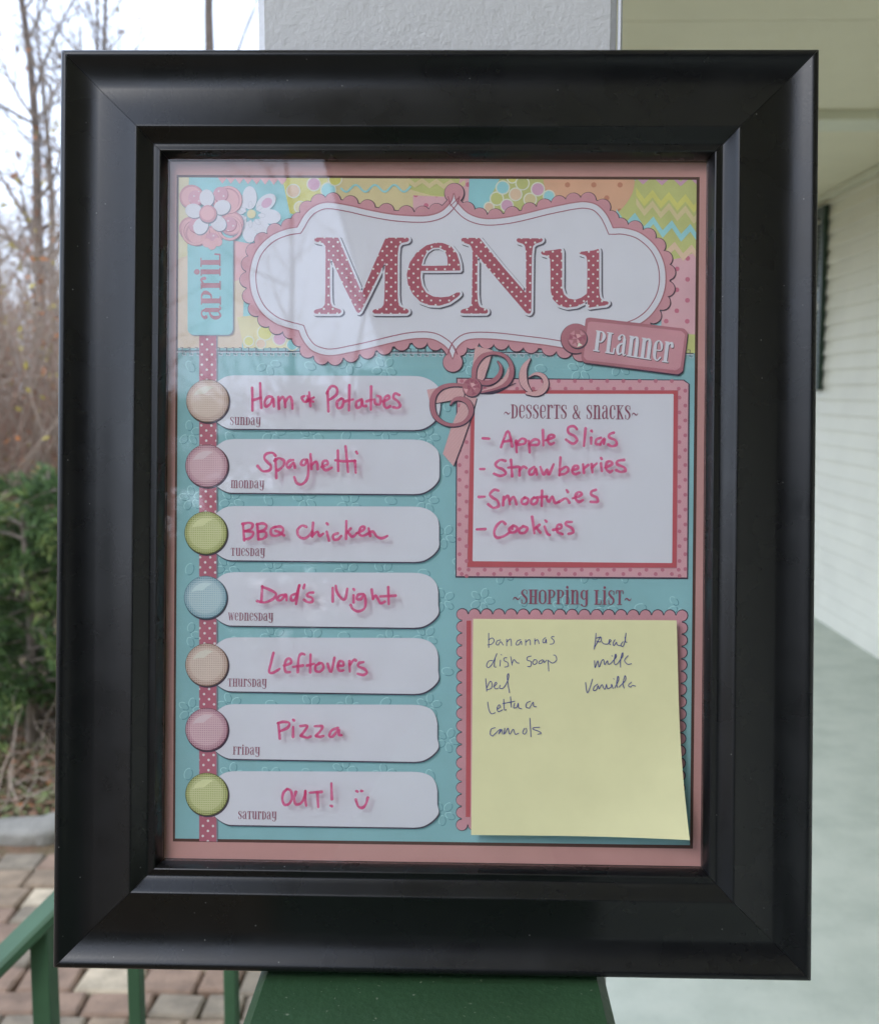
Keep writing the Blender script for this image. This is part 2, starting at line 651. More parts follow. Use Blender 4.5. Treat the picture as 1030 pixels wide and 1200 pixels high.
# sloping stair railing beyond the post
SA, SB = at(20, 1107, 0.99), at(330, 800, 1.14)
stair = thing('stair_railing', 'light green metal stair handrail with square pickets sloping down over the brick pavers', 'railing', (SB.x, SB.y, GZ))
org = Vector((SB.x, SB.y, GZ))
dv = (SB - SA).normalized()
mb = MB()
side = dv.cross(Vector((0, 0, 1))).normalized()
upv = side.cross(dv).normalized()
p0, p1 = SA - dv * 0.42 - org, SB - org
mtx = Matrix((( dv.x, side.x, upv.x, p0.x), (dv.y, side.y, upv.y, p0.y), (dv.z, side.z, upv.z, p0.z), (0, 0, 0, 1)))
mb.box(0, (p1 - p0).length, -0.017, 0.017, -0.006, 0.006, 0.003, mtx=mtx)
mb.build('handrail', M_green, stair, smooth=True, angle=30)
yawr = Matrix.Rotation(R(-8), 4, 'Z')
for k, (pxx, w) in enumerate(((380, .0065), (266, .0066), (152, .0066), (43, .0095), (-75, .0066), (-200, .0066))):
    s_ = (266 - pxx) / 112.0
    base = at(pxx, 900, 1.10 - 0.047 * s_)
    tt = (base.x - SA.x) / (SB.x - SA.x)
    zt = SA.z + (SB.z - SA.z) * tt - 0.007
    mb = MB()
    mb.box(-w, w, -w, w, GZ, min(zt, SB.z), 0.0012, mtx=Matrix.Translation((base.x - org.x, base.y - org.y, -org.z)) @ yawr)
    mb.build('newel' if k in (3,) else 'picket', M_green, stair)
mb = MB()
mb.box(-0.016, 0.016, -0.016, 0.016, 0.0, SB.z - GZ + 0.03, 0.003)
mb.build('newel', M_green, stair)

# ------------------------------------------------------------------ garden: stones, juniper, thicket, bare trees
M_stone = mat('stone', rgb(140, 136, 126), 0.9, 0.15, 9, bump=(40, 0.6, 0.01), detail=8)
def rock(seed, rx, ry, rz):
    r = random.Random(seed)
    vs, fs = [], []
    nu, nv = 14, 9
    ph = [r.uniform(0, 6.28) for _ in range(6)]
    for j in range(nv + 1):
        th = math.pi * j / nv
        for i in range(nu):
            a = 2 * math.pi * i / nu
            k = 1 + 0.10 * math.sin(2 * a + ph[0]) + 0.08 * math.sin(3 * a + ph[1] + th) + 0.06 * math.sin(5 * th + ph[2])
            st = math.sin(th) ** 0.7
            vs.append((rx * k * st * math.cos(a), ry * k * st * math.sin(a), rz * (0.35 + math.copysign(abs(math.cos(th)) ** 0.5, math.cos(th)))))
    for j in range(nv):
        for i in range(nu):
            q = (i + 1) % nu
            fs.append((j * nu + i, j * nu + nu + i, j * nu + nu + q, j * nu + q))
    return vs, fs
stones = [(26, 985, 4.17, .20, .105, .045, 'large flat grey stone edging the brick path below the shrub'),
          (62, 975, 4.20, .12, .09, .05, 'edging stone half hidden behind the frame edge'),

          (-60, 965, 4.2, .15, .1, .06, 'pale edging stone at the far left of the path'),
          (130, 968, 4.2, .16, .11, .055, 'edging stone behind the picture frame')]
for i, (a, b, d, rx, ry, rz, lb) in enumerate(stones):
    v, f = rock(i + 3, rx, ry, rz)
    o = link('edging_stone', v, f, M_stone, smooth=True, angle=60)
    p = at(a, b, d)
    o.location = (p.x, p.y, GZ)
    o.rotation_euler.z = i * 1.3
    tag(o, lb, 'stone', 'stones edging the path')

M_barkg = mat('grey_bark', rgb(128, 116, 104), 0.95, 0.2, 14)
M_barkd = mat('dark_bark', rgb(98, 86, 76), 0.95, 0.25, 10)
M_twig = mat('twig', rgb(156, 140, 124), 0.95, 0.2, 6)
M_twigr = mat('red_brown_twig', rgb(146, 116, 98), 0.95, 0.2, 6)
M_lo = mat('orange_leaf', rgb(178, 112, 60), 0.8, 0.2, 30)
M_ly = mat('yellow_leaf', rgb(166, 150, 62), 0.8, 0.2, 30)
M_lb = mat('brown_leaf', rgb(120, 84, 60), 0.9, 0.2, 30)
M_j1 = mat('juniper_green', rgb(80, 106, 54), 0.8, 0.15, 20)
M_j2 = mat('juniper_deep', rgb(52, 74, 40), 0.85, 0.15, 20)
M_j3 = mat('juniper_tip', rgb(120, 134, 72), 0.8, 0.15, 20)

def rv(r):
    return Vector((r.gauss(0, 1), r.gauss(0, 1), r.gauss(0, 1))).normalized()

def limb(m, r, p, d, L, rad, lvl, tips, n, up=0.12, wig=0.16, kids=(4, 6), mi=0):
    seg = 5 if lvl > 0 else 4
    pts, rs = [p.copy()], [rad]
    q, dd = p.copy(), d.copy()
    for i in range(seg):
        dd = (dd + rv(r) * wig + Vector((0, 0, up))).normalized()
        q = q + dd * (L / seg)
        pts.append(q.copy())
        rs.append(rad * (1 - 0.8 * (i + 1) / seg) + rad * 0.06)
    m.tube(pts, rs, n, mi)
    if lvl == 0:
        tips.append((pts[-1], dd))
        tips.append((pts[2], dd))
        return
    for k in range(r.randint(*kids)):
        t_ = r.uniform(0.25, 1.0) * seg
        i = min(int(t_), seg - 1)
        b = pts[i].lerp(pts[i + 1], t_ - i)
        nd = (dd * 0.6 + rv(r) * 0.8 + Vector((0, 0, 0.15))).normalized()
        limb(m, r, b, nd, L * r.uniform(0.38, 0.62), max(rs[i] * r.uniform(0.35, 0.55), 0.0016), lvl - 1, tips, max(3, n - 1), up, wig, kids, mi)

def leaf_quads(m, r, tips, frac, size, mis):
    for p, d in tips:
        if r.random() > frac:
            continue
        a, b = rv(r), rv(r)
        b = (b - a * a.dot(b)).normalized()
        s1, s2 = size * r.uniform(0.6, 1.3), size * r.uniform(0.35, 0.6)
        c = p + rv(r) * size
        m.add([c - a * s1, c + b * s2 - a * s1 * .1, c + a * s1, c - b * s2 - a * s1 * .1], [(0, 1, 2, 3)], r.choice(mis))

def tree_proto(seed, h, rad, leaves=0.06, fork=False):
    r = random.Random(seed)
    trunk, crown, tips = MB(), MB(), []
    pts, rs = [Vector((0, 0, -0.1))], [rad * 1.25]
    d = Vector((r.uniform(-.05, .05), r.uniform(-.05, .05), 1)).normalized()
    q = Vector((0, 0, 0.0))
    n = 9
    for i in range(n):
        q = q + d * (h / n)
        d = (d + Vector((r.uniform(-.09, .09), r.uniform(-.09, .09), 0.1))).normalized()
        pts.append(q.copy())
        rs.append(rad * (1 - 0.85 * (i + 1) / n))
    trunk.tube(pts, rs, 9)
    for k in range(22):
        t_ = r.uniform(0.28, 1.0) * n
        i = min(int(t_), n - 1)
        b = pts[i].lerp(pts[i + 1], t_ - i)
        a = r.uniform(0, 6.28)
        nd = Vector((math.cos(a), math.sin(a), r.uniform(0.3, 1.1))).normalized()
        limb(crown, r, b, nd, h * r.uniform(0.12, 0.28), max(rs[i] * 0.45, 0.008), 2, tips, 5, 0.10, 0.14, (4, 6))
    if leaves:
        leaf_quads(crown, r, tips, leaves, 0.045, (1, 2, 3))
    return trunk, crown

def plant_tree(proto, loc, rz, sc, label, group=None):
    tr = thing('bare_tree', label, 'tree', loc, group)
    tr.rotation_euler.z = rz
    tr.scale = (sc,) * 3
    for nm, me in zip(('trunk', 'crown'), proto):
        o = bpy.data.objects.new(nm, me)
        COL.objects.link(o)
        o.parent = tr
    return tr

def to_mesh(m, name, mats):
    o = m.build(name, mats, smooth=True, angle=60)
    me = o.data
    bpy.data.objects.remove(o)
    return me
protos = []
for sd_, h_, r_ in ((11, 9.0, 0.10), (23, 8.0, 0.075), (37, 10.0, 0.13)):
    a, b = tree_proto(sd_, h_, r_)
    protos.append((to_mesh(a, 'trunk', [M_barkd]), to_mesh(b, 'crown', [M_barkg, M_lo, M_ly, M_lb])))

GT = 'bare trees in the wood behind the garden'
tree_spots = [
    (40, 13.5, 0, 0.95, 0.3, 'forked bare tree with dark trunk at the left edge of the picture'),
    (262, 13.0, 2, 0.92, 2.2, 'single dark tree trunk showing above the frame beside the porch post'),
    (92, 16.0, 1, 1.1, 1.1, 'thin grey tree rising above the top left corner of the frame'),
    (118, 20.0, 0, 1.0, 4.0, 'slender tree with upright twigs above the left part of the top rail')]
for (pxx, d, k, sc, rz, lb) in tree_spots:
    p = at(pxx, 457, d)
    plant_tree(protos[k], (p.x, p.y, GZ), rz, sc, lb, GT)
LB_FAR = 'bare tree far back in the leafless wood'
for i in range(22):
    pxx = rng.uniform(-260, 160) if i < 14 else rng.uniform(-1400, -200)
    d = rng.uniform(18, 38)
    p = at(pxx, 457, d)
    plant_tree(protos[i % 3], (p.x, p.y, GZ), rng.uniform(0, 6.28), rng.uniform(0.75, 1.1), LB_FAR, 'far bare trees')
# the garden goes on behind the photographer (seen in the glass)
LB_BACK = 'bare tree across the garden, mirrored in the frame glass'
for i, (x, y_) in enumerate(((-6, -10), (-1.5, -12), (-9, -9), (-4.5, -14), (-12, -15), (-2.6, -17), (-7.5, -18), (-8, -4), (-13, -6), (-10, 2), (0.5, -15), (3, -19), (-15, 4))):
    plant_tree(protos[i % 3], (x, y_, GZ), i * 1.7, 0.75 + 0.1 * (i % 3), LB_BACK, 'trees across the garden')

def shrub_proto(seed, h, nst, spread, lv, kids=(4, 6)):
    r = random.Random(seed)
    m, tips = MB(), []
    for k in range(nst):
        a = r.uniform(0, 6.28)
        s = r.uniform(0.1, spread)
        d = Vector((math.cos(a) * s, math.sin(a) * s, 1)).normalized()
        limb(m, r, Vector((math.cos(a) * 0.08, math.sin(a) * 0.08, -0.03)), d, h * r.uniform(0.6, 1.05), r.uniform(0.006, 0.012), 2, tips, 5, 0.02, 0.20, kids)
    lf = MB()
    leaf_quads(lf, r, tips, lv, 0.03, (0, 1, 2))
    return m, lf
sprotos = []
for sd_, h_, n_, tw in ((5, 2.6, 12, M_twig), (9, 2.0, 14, M_twigr), (15, 3.2, 11, M_twig)):
    a, b = shrub_proto(sd_, h_, n_, 0.9, 0.22)
    sprotos.append((to_mesh(a, 'stems', [tw]), to_mesh(b, 'leaves', [M_lo, M_ly, M_lb])))
def plant_shrub(k, loc, rz, sc, label, group):
    s = thing('bare_shrub', label, 'shrub', loc, group)
    s.rotation_euler.z = rz
    s.scale = (sc,) * 3
    for nm, me in zip(('stems', 'leaves'), sprotos[k]):
        o = bpy.data.objects.new(nm, me)
        COL.objects.link(o)
        o.parent = s
for i in range(74):
    pxx = rng.uniform(-130, 130) if i < 58 else rng.uniform(-900, -150)
    d = rng.uniform(8.5, 17)
    p = at(pxx, 457, d)
    plant_shrub(i % 3, (p.x, p.y, GZ), rng.uniform(0, 6.28), rng.uniform(0.8, 1.45), 'leafless twiggy shrub in the brown thicket behind the evergreen', 'shrubs in the thicket')
for i in range(16):
    a = rng.uniform(-12, 0.5)
    plant_shrub(i % 3, (a, rng.uniform(-13, -6), GZ), rng.uniform(0, 6.28), rng.uniform(0.7, 1.1), 'leafless shrub across the garden, behind the viewer', 'shrubs across the garden')

def juniper_proto(seed):
    r = random.Random(seed)
    wood, fol = MB(), MB()
    for k in range(46):
        a = r.uniform(0, 6.28)
        z0 = r.uniform(0.05, 1.0)
        L = (0.62 - 0.35 * z0) * r.uniform(0.7, 1.15)
        pts = []
        for i in range(6):
            t_ = i / 5
            pts.append(Vector((math.cos(a) * L * t_, math.sin(a) * L * t_, z0 + 0.16 * t_ - 0.20 * t_ * t_)))
        wood.tube(pts, [0.007 * (1 - .75 * i / 5) for i in range(6)], 4)
        for j in range(46):
            t_ = r.uniform(0.25, 1.03)
            i = min(int(t_ * 5), 4)
            c = pts[i].lerp(pts[i + 1], min(1, t_ * 5 - i)) + rv(r) * 0.035
            for q in range(5):
                d = (Vector((math.cos(a), math.sin(a), 0.25)) * 0.8 + rv(r) * 0.75).normalized()
                s = d.cross(rv(r)).normalized()
                l, w = r.uniform(0.04, 0.075), 0.0032
                fol.add([c - s * w * .5, c + s * w * .5, c + d * l * .6 + s * w, c + d * l, c + d * l * .6 - s * w],
                        [(0, 1, 2, 3, 4)], 2 if t_ > 0.85 and r.random() < .6 else r.choice((0, 0, 1)))
    wood.tube([(0, 0, -.05), (0.02, 0, .5), (0, .02, 1.05)], [.03, .02, .006], 6)
    return to_mesh(wood, 'stem', [M_barkg]), to_mesh(fol, 'foliage', [M_j1, M_j2, M_j3])
jp = juniper_proto(4)
jun = [(20, 5.25, 1.12, 0.4, 'green juniper bush at the left of the frame, nearest the stones'),
       (95, 5.5, 1.25, 2.0, 'green juniper bush behind the left rail of the frame'),
       (-90, 5.6, 1.2, 3.3, 'green juniper bush outside the left edge of the picture'),
       (48, 6.4, 1.22, 5.0, 'taller juniper bush behind the front evergreen')]
for (pxx, d, sc, rz, lb) in jun:
    s = thing('juniper_bush', lb, 'evergreen bush', tuple(at(pxx, 457, d).xy) + (GZ,), 'evergreen bushes by the path')
    s.rotation_euler.z = rz
    s.scale = (sc, sc, sc)
    for nm, me in zip(('stem', 'foliage'), jp):
        o = bpy.data.objects.new(nm, me)
        COL.objects.link(o)
        o.parent = s

for i, (x, y_, sc) in enumerate(((-1.6, -9.5, 3.4), (-3.0, -9.0, 3.6), (-4.6, -8.4, 3.2), (-6.2, -9.5, 3.9), (-7.6, -7.0, 3.3), (-2.3, -12.5, 4.4), (-0.9, -13, 4.2), (-9.5, -8, 4.0), (-5.4, -12.5, 4.8))):
    s = thing('juniper_tree', 'dense dark juniper tree across the garden, mirrored in the glass', 'evergreen tree', (x, y_, GZ), 'junipers across the garden')
    s.rotation_euler.z = i * 2.1
    s.scale = (sc, sc, sc)
    for nm, me in zip(('stem', 'foliage'), jp):
        o = bpy.data.objects.new(nm, me)
        COL.objects.link(o)
        o.parent = s

# fallen leaves, creeping green and dead twigs between stones and bushes
mb = MB()
r = random.Random(31)
for i in range(11000):
    x, y_ = r.uniform(-4.5, -0.4), 4.22 + abs(r.gauss(0, 1.0))
    c = Vector((x, y_, GZ + r.uniform(0.005, 0.05)))
    a = rv(r); a.z *= 0.35; a.normalize()
    b = a.cross(Vector((0, 0, 1))).normalized() + Vector((0, 0, r.uniform(-.3, .3)))
    s1 = r.uniform(0.012, 0.032); s2 = s1 * 0.55
    mb.add([c - a * s1, c + b * s2, c + a * s1, c - b * s2], [(0, 1, 2, 3)], r.choices((0, 1, 2, 3, 4), (4, 0.4, 5, 5, 5))[0])
for i in range(220):
    x, y_ = r.uniform(-4, -0.6), 4.35 + abs(r.gauss(0, 0.7))
    limb(mb, r, Vector((x, y_, GZ + 0.02)), Vector((r.gauss(0, 1), r.gauss(0, .6), 0.45)).normalized(), r.uniform(0.15, 0.5), 0.005, 1, [], 4, 0.0, 0.3, (1, 3), 5)
mb.build('leaf_litter', [M_lb, M_lo, mat('dry_leaf', rgb(140, 108, 84), .9, .2, 30), mat('creeper_green', rgb(104, 114, 66), .85, .2, 30), mat('moss_green', rgb(122, 120, 84), .9, .2, 30), M_twig], kind='stuff')
# ------------------------------------------------------------------ the picture frame
FW, FH = 0.300, 0.3662
fX = Vector((0.99997976, -0.00161433, -0.00615475))
fZ = Vector((0.00629464, 0.10962828, 0.99395272))
fY = fZ.cross(fX).normalized()
frame = thing('picture_frame', 'black picture frame around a pastel weekly menu sheet, leaning on the porch post', 'picture frame')
fo = EYE + Vector((-0.01257811, 0.41472583, -0.22981636))
frame.matrix_world = Matrix(((fX.x, fY.x, fZ.x, fo.x), (fX.y, fY.y, fZ.y, fo.y), (fX.z, fY.z, fZ.z, fo.z), (0, 0, 0, 1)))

M_black = bpy.data.materials.new('black_lacquer')
t = NT(M_black)
t.b.inputs['Base Color'].default_value = (0.006, 0.006, 0.007, 1)
t.l(t.ramp(t.noise(40, 4), [(0.3, (0.23, 0.23, 0.23, 1)), (0.7, (0.34, 0.34, 0.34, 1))]), t.b.inputs['Roughness'])
t.bump(t.math('ADD', t.noise(900, 2), t.math('MULTIPLY', t.noise(70, 4), 0.6)), 0.07, 0.0003)
vo = t.n('ShaderNodeTexVoronoi'); vo.inputs['Scale'].default_value = 170
t.l(t.pos(), vo.inputs['Vector'])
sp = t.math('MULTIPLY', t.math('LESS_THAN', vo.outputs['Distance'], 0.045), t.math('GREATER_THAN', t.noise(60, 2), 0.52))
t.l(t.mix(sp, (0.006, 0.006, 0.007, 1), (0.16, 0.155, 0.15, 1)), t.b.inputs['Base Color'])

# moulding section: (distance in from the outer edge, depth behind the front lip), millimetres
sec = [(0, 22.0), (0, 2.6), (0.2, 1.5), (0.6, 0.7), (1.2, 0.2), (1.9, 0.0), (2.6, 0.1), (3.4, 0.42)]
for i in range(1, 11):
    q = i / 10
    sec.append((3.4 + 10.9 * q, 0.42 + 3.1 * (2 * q - q * q) * 0.95))
s0, d0 = sec[-1]
for i in range(1, 13):
    q = i / 12
    sec.append((s0 + 16.6 * q, d0 - 5.3 * (0.45 * q + 0.55 * q * q)))
s0, d0 = sec[-1]
sec += [(s0 + 0.35, d0 - 0.12), (s0 + 0.7, d0 - 0.12), (s0 + 1.05, d0 + 0.03), (s0 + 1.45, d0 + 0.38), (s0 + 2.2, d0 + 1.25), (s0 + 4.2, d0 + 3.5), (s0 + 5.6, d0 + 4.6), (s0 + 6.3, d0 + 4.75),
        (s0 + 6.9, d0 + 4.65), (s0 + 8.4, d0 + 3.95), (s0 + 8.9, d0 + 3.9), (s0 + 9.3, d0 + 4.1), (s0 + 9.7, d0 + 4.8), (42.0, 5.95), (42.0, 22.0)]
sec = [(min(a, 42.0) / 1000, b / 1000) for a, b in sec]
SIN = 0.042
def moulding(k):
    L = FW if k % 2 == 0 else FH
    g = 0.00011
    vs, fs = [], []
    for (s_, d_) in sec:
        for e in (s_ + g, L - s_ - g):
            if k == 0:   P = (e - FW / 2, d_, s_)
            elif k == 1: P = (FW / 2 - s_, d_, e)
            elif k == 2: P = (FW / 2 - e, d_, FH - s_)
            else:        P = (-FW / 2 + s_, d_, FH - e)
            vs.append(P)
    n = len(sec)
    for i in range(n - 1):
        fs.append((2 * i, 2 * i + 1, 2 * i + 3, 2 * i + 2))
    fs.append((2 * n - 2, 2 * n - 1, 1, 0))
    fs.append(tuple(range(0, 2 * n, 2)))
    fs.append(tuple(range(1, 2 * n, 2))[::-1])
    return link('frame_rail', vs, fs, M_black, frame, smooth=True, angle=32)
for k in range(4):
    moulding(k)
M_board = mat('backing_board', rgb(96, 78, 60), 0.9, 0.1, 20)
mb = MB()
mb.box(-0.1078, 0.1078, 0.0105, 0.0145, 0.0422, FH - 0.0422)
mb.build('backing_board', M_board, frame)

M_glass = bpy.data.materials.new('clear_glass')
M_glass.use_nodes = True
gt = M_glass.node_tree
gt.nodes.remove(gt.nodes['Principled BSDF'])
fr = gt.nodes.new('ShaderNodeFresnel')
# thin pane without refraction: same reflectance from either side
geo = gt.nodes.new('ShaderNodeNewGeometry'); io = gt.nodes.new('ShaderNodeMapRange')
io.inputs['To Min'].default_value = 1.58; io.inputs['To Max'].default_value = 1 / 1.58
gt.links.new(geo.outputs['Backfacing'], io.inputs['Value']); gt.links.new(io.outputs[0], fr.inputs['IOR'])
tr_ = gt.nodes.new('ShaderNodeBsdfTransparent'); tr_.inputs['Color'].default_value = (0.988, 0.99, 0.992, 1)
gl = gt.nodes.new('ShaderNodeBsdfGlossy'); gl.inputs['Roughness'].default_value = 0.012
mx = gt.nodes.new('ShaderNodeMixShader')
gt.links.new(fr.outputs[0], mx.inputs[0]); gt.links.new(tr_.outputs[0], mx.inputs[1]); gt.links.new(gl.outputs[0], mx.inputs[2])
gt.links.new(mx.outputs[0], gt.nodes['Material Output'].inputs['Surface'])
mb = MB()
mb.box(-0.1079, 0.1079, 0.0062, 0.0080, 0.0421, FH - 0.0421)
glass = mb.build('glass_pane', M_glass, frame)

# ------------------------------------------------------------------ the printed sheet
YS = 0.0095
P_pink = paper('print_dusty_pink', 186, 144, 146)
P_brown = paper('print_brown_line', 82, 58, 56)
P_teal = paper('print_teal', 134, 180, 194, 0.07, 25)
P_teal_l = paper('print_teal_light', 164, 208, 220)
P_teal_d = paper('print_teal_dark', 92, 140, 156)
P_aqua = paper('print_aqua', 140, 194, 210, 0.08, 40)
P_white = paper('print_white', 202, 206, 224, 0.02)
P_edge = paper('print_dark_edge', 70, 62, 82)
P_edge2 = paper('print_soft_edge', 128, 132, 150)
P_rose = paper('print_rose', 190, 142, 158, 0.06, 60)
P_rose_d = paper('print_deep_rose', 166, 112, 128, 0.05, 60)
P_rose_l = paper('print_pale_rose', 214, 166, 178, 0.05, 60)
P_line = paper('print_magenta_line', 152, 88, 112)
P_text = paper('print_plum_text', 136, 82, 106)
P_red = paper('print_brick_red', 178, 88, 100)
P_yel = paper('print_butter', 208, 202, 164, 0.09, 60)
P_tan = paper('print_tan', 202, 192, 158, 0.08, 60)
P_lime = paper('print_lime', 182, 188, 132, 0.09, 60)
P_lime_l = paper('print_pale_lime', 200, 200, 124, 0.08, 60)
P_peach = paper('print_peach', 206, 184, 166, 0.07, 60)
P_lilac = paper('print_lilac', 196, 158, 190, 0.06, 60)
P_sky = paper('print_sky_blue', 146, 200, 216, 0.06, 60)
P_cream = paper('print_cream', 226, 222, 206)
D_letter = dotted('print_dotted_letters', (160, 88, 108), (226, 214, 220), 0.0036, 0.00042)
D_ribbon = dotted('print_dotted_ribbon', (170, 102, 124), (224, 206, 216), 0.0041, 0.00050, var=0.04)
D_pink = dotted('print_dotted_pink', (204, 166, 182), (188, 112, 140), 0.0084, 0.00095)
D_peach = dotted('print_dotted_peach', (204, 164, 144), (184, 128, 112), 0.0105, 0.00105)
D_box = paper('print_box_pink', 200, 156, 172)
P_boxdot = paper('print_box_dot', 182, 116, 138)
D_strip = dotted('print_dotted_strip', (196, 150, 172), (226, 196, 210), 0.0040, 0.0004)
M_rib = bpy.data.materials.new('print_grosgrain')
t = NT(M_rib)
t.b.inputs['Roughness'].default_value = 0.75
wv = t.n('ShaderNodeTexWave')
wv.inputs['Scale'].default_value = 620
wv.inputs['Distortion'].default_value = 0.4
mp = t.n('ShaderNodeMapping'); mp.inputs['Rotation'].default_value = (0, R(70), 0)
t.l(t.pos(), mp.inputs['Vector']); t.l(mp.outputs[0], wv.inputs['Vector'])
t.l(t.ramp(wv.outputs['Fac'], [(0.2, ink(192, 142, 152)), (0.8, ink(222, 180, 188))]), t.b.inputs['Base Color'])

# base sheet
A = Art(YS)
A.poly([(180, 172), (842, 174), (833, 1030), (177, 1022)], P_pink)
sheet = A.build('menu_sheet', frame)

A = Art(YS, layer=1)
A.poly([(207.5, 205), (819.5, 207.5), (811.5, 994.5), (203, 986)], P_brown)
TLc, TRc, BRc, BLc = (210, 208), (815.8, 211), (808, 990.3), (205.6, 982.5)
A.L(2).poly([TLc, TRc, BRc, BLc], P_teal)
A.build('printed_panel', sheet)

def clip(pts):
    """cut a tracing at the edges of the printed panel"""
    q = [TLc, TRc, BRc, BLc]
    out = list(pts)
    for i in range(4):
        a, b = q[i], q[(i + 1) % 4]
        def ins(p):
            return (b[0] - a[0]) * (p[1] - a[1]) - (b[1] - a[1]) * (p[0] - a[0])
        res = []
        for j in range(len(out)):
            p, n = out[j], out[(j + 1) % len(out)]
            dp, dn = ins(p), ins(n)
            if dp >= 0:
                res.append(p)
            if (dp > 0 > dn) or (dp < 0 < dn):
                k = dp / (dp - dn)
                res.append((p[0] + (n[0] - p[0]) * k, p[1] + (n[1] - p[1]) * k))
        out = res
        if not out:
            return []
    return out

def circ(x, y, r, n=26, ry=None):
    return [(x + r * math.cos(2 * math.pi * i / n), y + (ry or r) * math.sin(2 * math.pi * i / n)) for i in range(n)]

# embossed flowers on the teal paper
A = Art(YS, layer=3)
r = random.Random(12)
for j in range(15):
    for i in range(14):
        x = 224 + i * 46 + (23 if j % 2 else 0) + r.uniform(-5, 5)
        y = 428 + j * 40 + r.uniform(-5, 5)
        if not (218 < x < 800 and 424 < y < 976):
            continue
        A.k = 0
        a0 = r.uniform(0, 6.28)
        big = (i + j) % 3 != 0
        for p in range(5 if big else 1):
            a = a0 + p * 2 * math.pi / 5
            ra = 4.2 if big else 5.0
            cx, cy = x + (9 if big else 0) * math.cos(a), y + (9 if big else 0) * math.sin(a)
            if not (211 + ra < cx < 803 - ra and 416 + ra < cy < 978 - ra):
                continue
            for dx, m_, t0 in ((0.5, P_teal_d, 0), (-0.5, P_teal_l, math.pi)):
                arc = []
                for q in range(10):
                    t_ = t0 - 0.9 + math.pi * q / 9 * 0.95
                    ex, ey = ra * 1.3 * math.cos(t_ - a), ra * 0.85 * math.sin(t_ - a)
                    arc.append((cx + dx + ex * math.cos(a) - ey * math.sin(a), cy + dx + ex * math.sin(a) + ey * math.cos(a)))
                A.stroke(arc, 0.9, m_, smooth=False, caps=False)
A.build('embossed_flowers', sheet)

# collage of patterned papers across the top
A = Art(YS, layer=3)
def patch(pts, m):
    c = clip(pts)
    if len(c) > 2:
        A.poly(c, m)
def zig(x0, y0, x1, y1, n, amp, th, m):
    pts = []
    for i in range(2 * n + 1):
        q = i / (2 * n)
        pts.append((x0 + (x1 - x0) * q, y0 + (y1 - y0) * q + (amp if i % 2 else -amp)))
    for i in range(2 * n):
        a, b = pts[i], pts[i + 1]
        c = clip([a, b, (b[0], b[1] + th), (a[0], a[1] + th)])
        if len(c) > 2:
            A.poly(c, m)
def ringdot(x, y, r_, m):
    c = clip(circ(x, y, r_ + 1.5))
    if len(c) > 2: A.poly(c, P_cream)
    c = clip(circ(x, y, r_))
    if len(c) > 2: A.poly(c, m)
patch([(200, 200), (830, 200), (830, 408), (200, 408)], P_aqua)
A.L(4)
patch([(205, 300), (226, 292), (298, 290), (304, 330), (286, 352), (284, 408), (200, 408)], paper('print_glare_peach', 212, 194, 182, 0.09, 45))  # peach paper with the glare's wash put into its colour
patch([(200, 200), (222, 205), (220, 300), (200, 306)], paper('print_glare_straw', 208, 204, 180, 0.09, 45))  # straw paper likewise paled in colour for the glare
patch([(274, 282), (306, 288), (300, 322), (274, 330)], P_rose_l)
patch([(330, 205), (392, 205), (382, 262), (340, 250)], P_lime_l)
patch([(384, 205), (505, 205), (545, 262), (378, 262)], P_tan)
patch([(478, 205), (540, 205), (538, 232), (505, 229), (480, 222)], P_lime)
patch([(500, 205), (550, 205), (548, 262), (484, 262), (484, 229), (520, 231), (536, 222), (540, 205)], D_pink)
patch([(588, 205), (650, 205), (650, 262), (568, 262), (574, 232)], P_lime)
patch(circ(690, 206, 54, 36, 52), D_peach)
A.L(5)
patch(cr([(698, 262), (744, 212), (745, 196), (830, 196), (830, 292), (800, 302), (770, 304), (730, 290)], True), P_lime)
patch([(776, 306), (800, 302), (830, 288), (830, 402), (774, 402)], D_pink)
patch([(796, 391), (830, 393), (830, 414), (790, 414)], P_lime)
patch([(278, 372), (350, 362), (362, 408), (286, 408)], P_yel)
A.L(6)
patch(cr([(637, 205), (642, 230), (660, 252), (690, 262), (722, 250), (740, 228), (744, 205)]), D_peach)
zig(256, 212, 336, 214, 8, 3.2, -12, P_rose_l)
zig(745, 226, 822, 236, 4, 6, 9, P_lime_l)
zig(745, 238, 822, 250, 4, 6, 8, P_tan)
zig(722, 252, 830, 274, 5, 7, 9, P_sky)
zig(770, 286, 830, 296, 3, 6, 9, P_peach)
zig(742, 206, 830, 210, 4, 5, 5, P_lilac)
zig(478, 211, 545, 214, 4, 3, 6, P_tan)
for (x, y, r_, m) in ((344, 224, 7, P_peach), (368, 216, 7, P_lilac), (385, 223, 8, P_sky), (393, 210, 7, P_lime_l), (352, 243, 6, P_yel),
                      (582, 233, 7, P_lime), (604, 228, 6.6, P_peach), (630, 222, 7, P_lilac), (612, 215, 7, P_lime), (594, 241, 6.5, P_lilac),
                      (621, 234, 6.6, P_tan), (589, 220, 7, P_sky), (643, 230, 6, P_sky), (573, 243, 5, P_peach), (600, 209, 5, P_lime_l),
                      (311, 390, 8, P_lime_l), (328, 397, 7, P_lilac), (306, 403, 5, P_peach), (343, 404, 6, P_sky), (292, 400, 5, P_lime_l)):
    ringdot(x, y, r_, m)
A.stroke([(x_, 221 + 4 * math.sin((x_ - 400) / 3.6)) for x_ in range(400, 482, 3)], 2.2, P_sky)
A.build('patterned_papers', sheet)

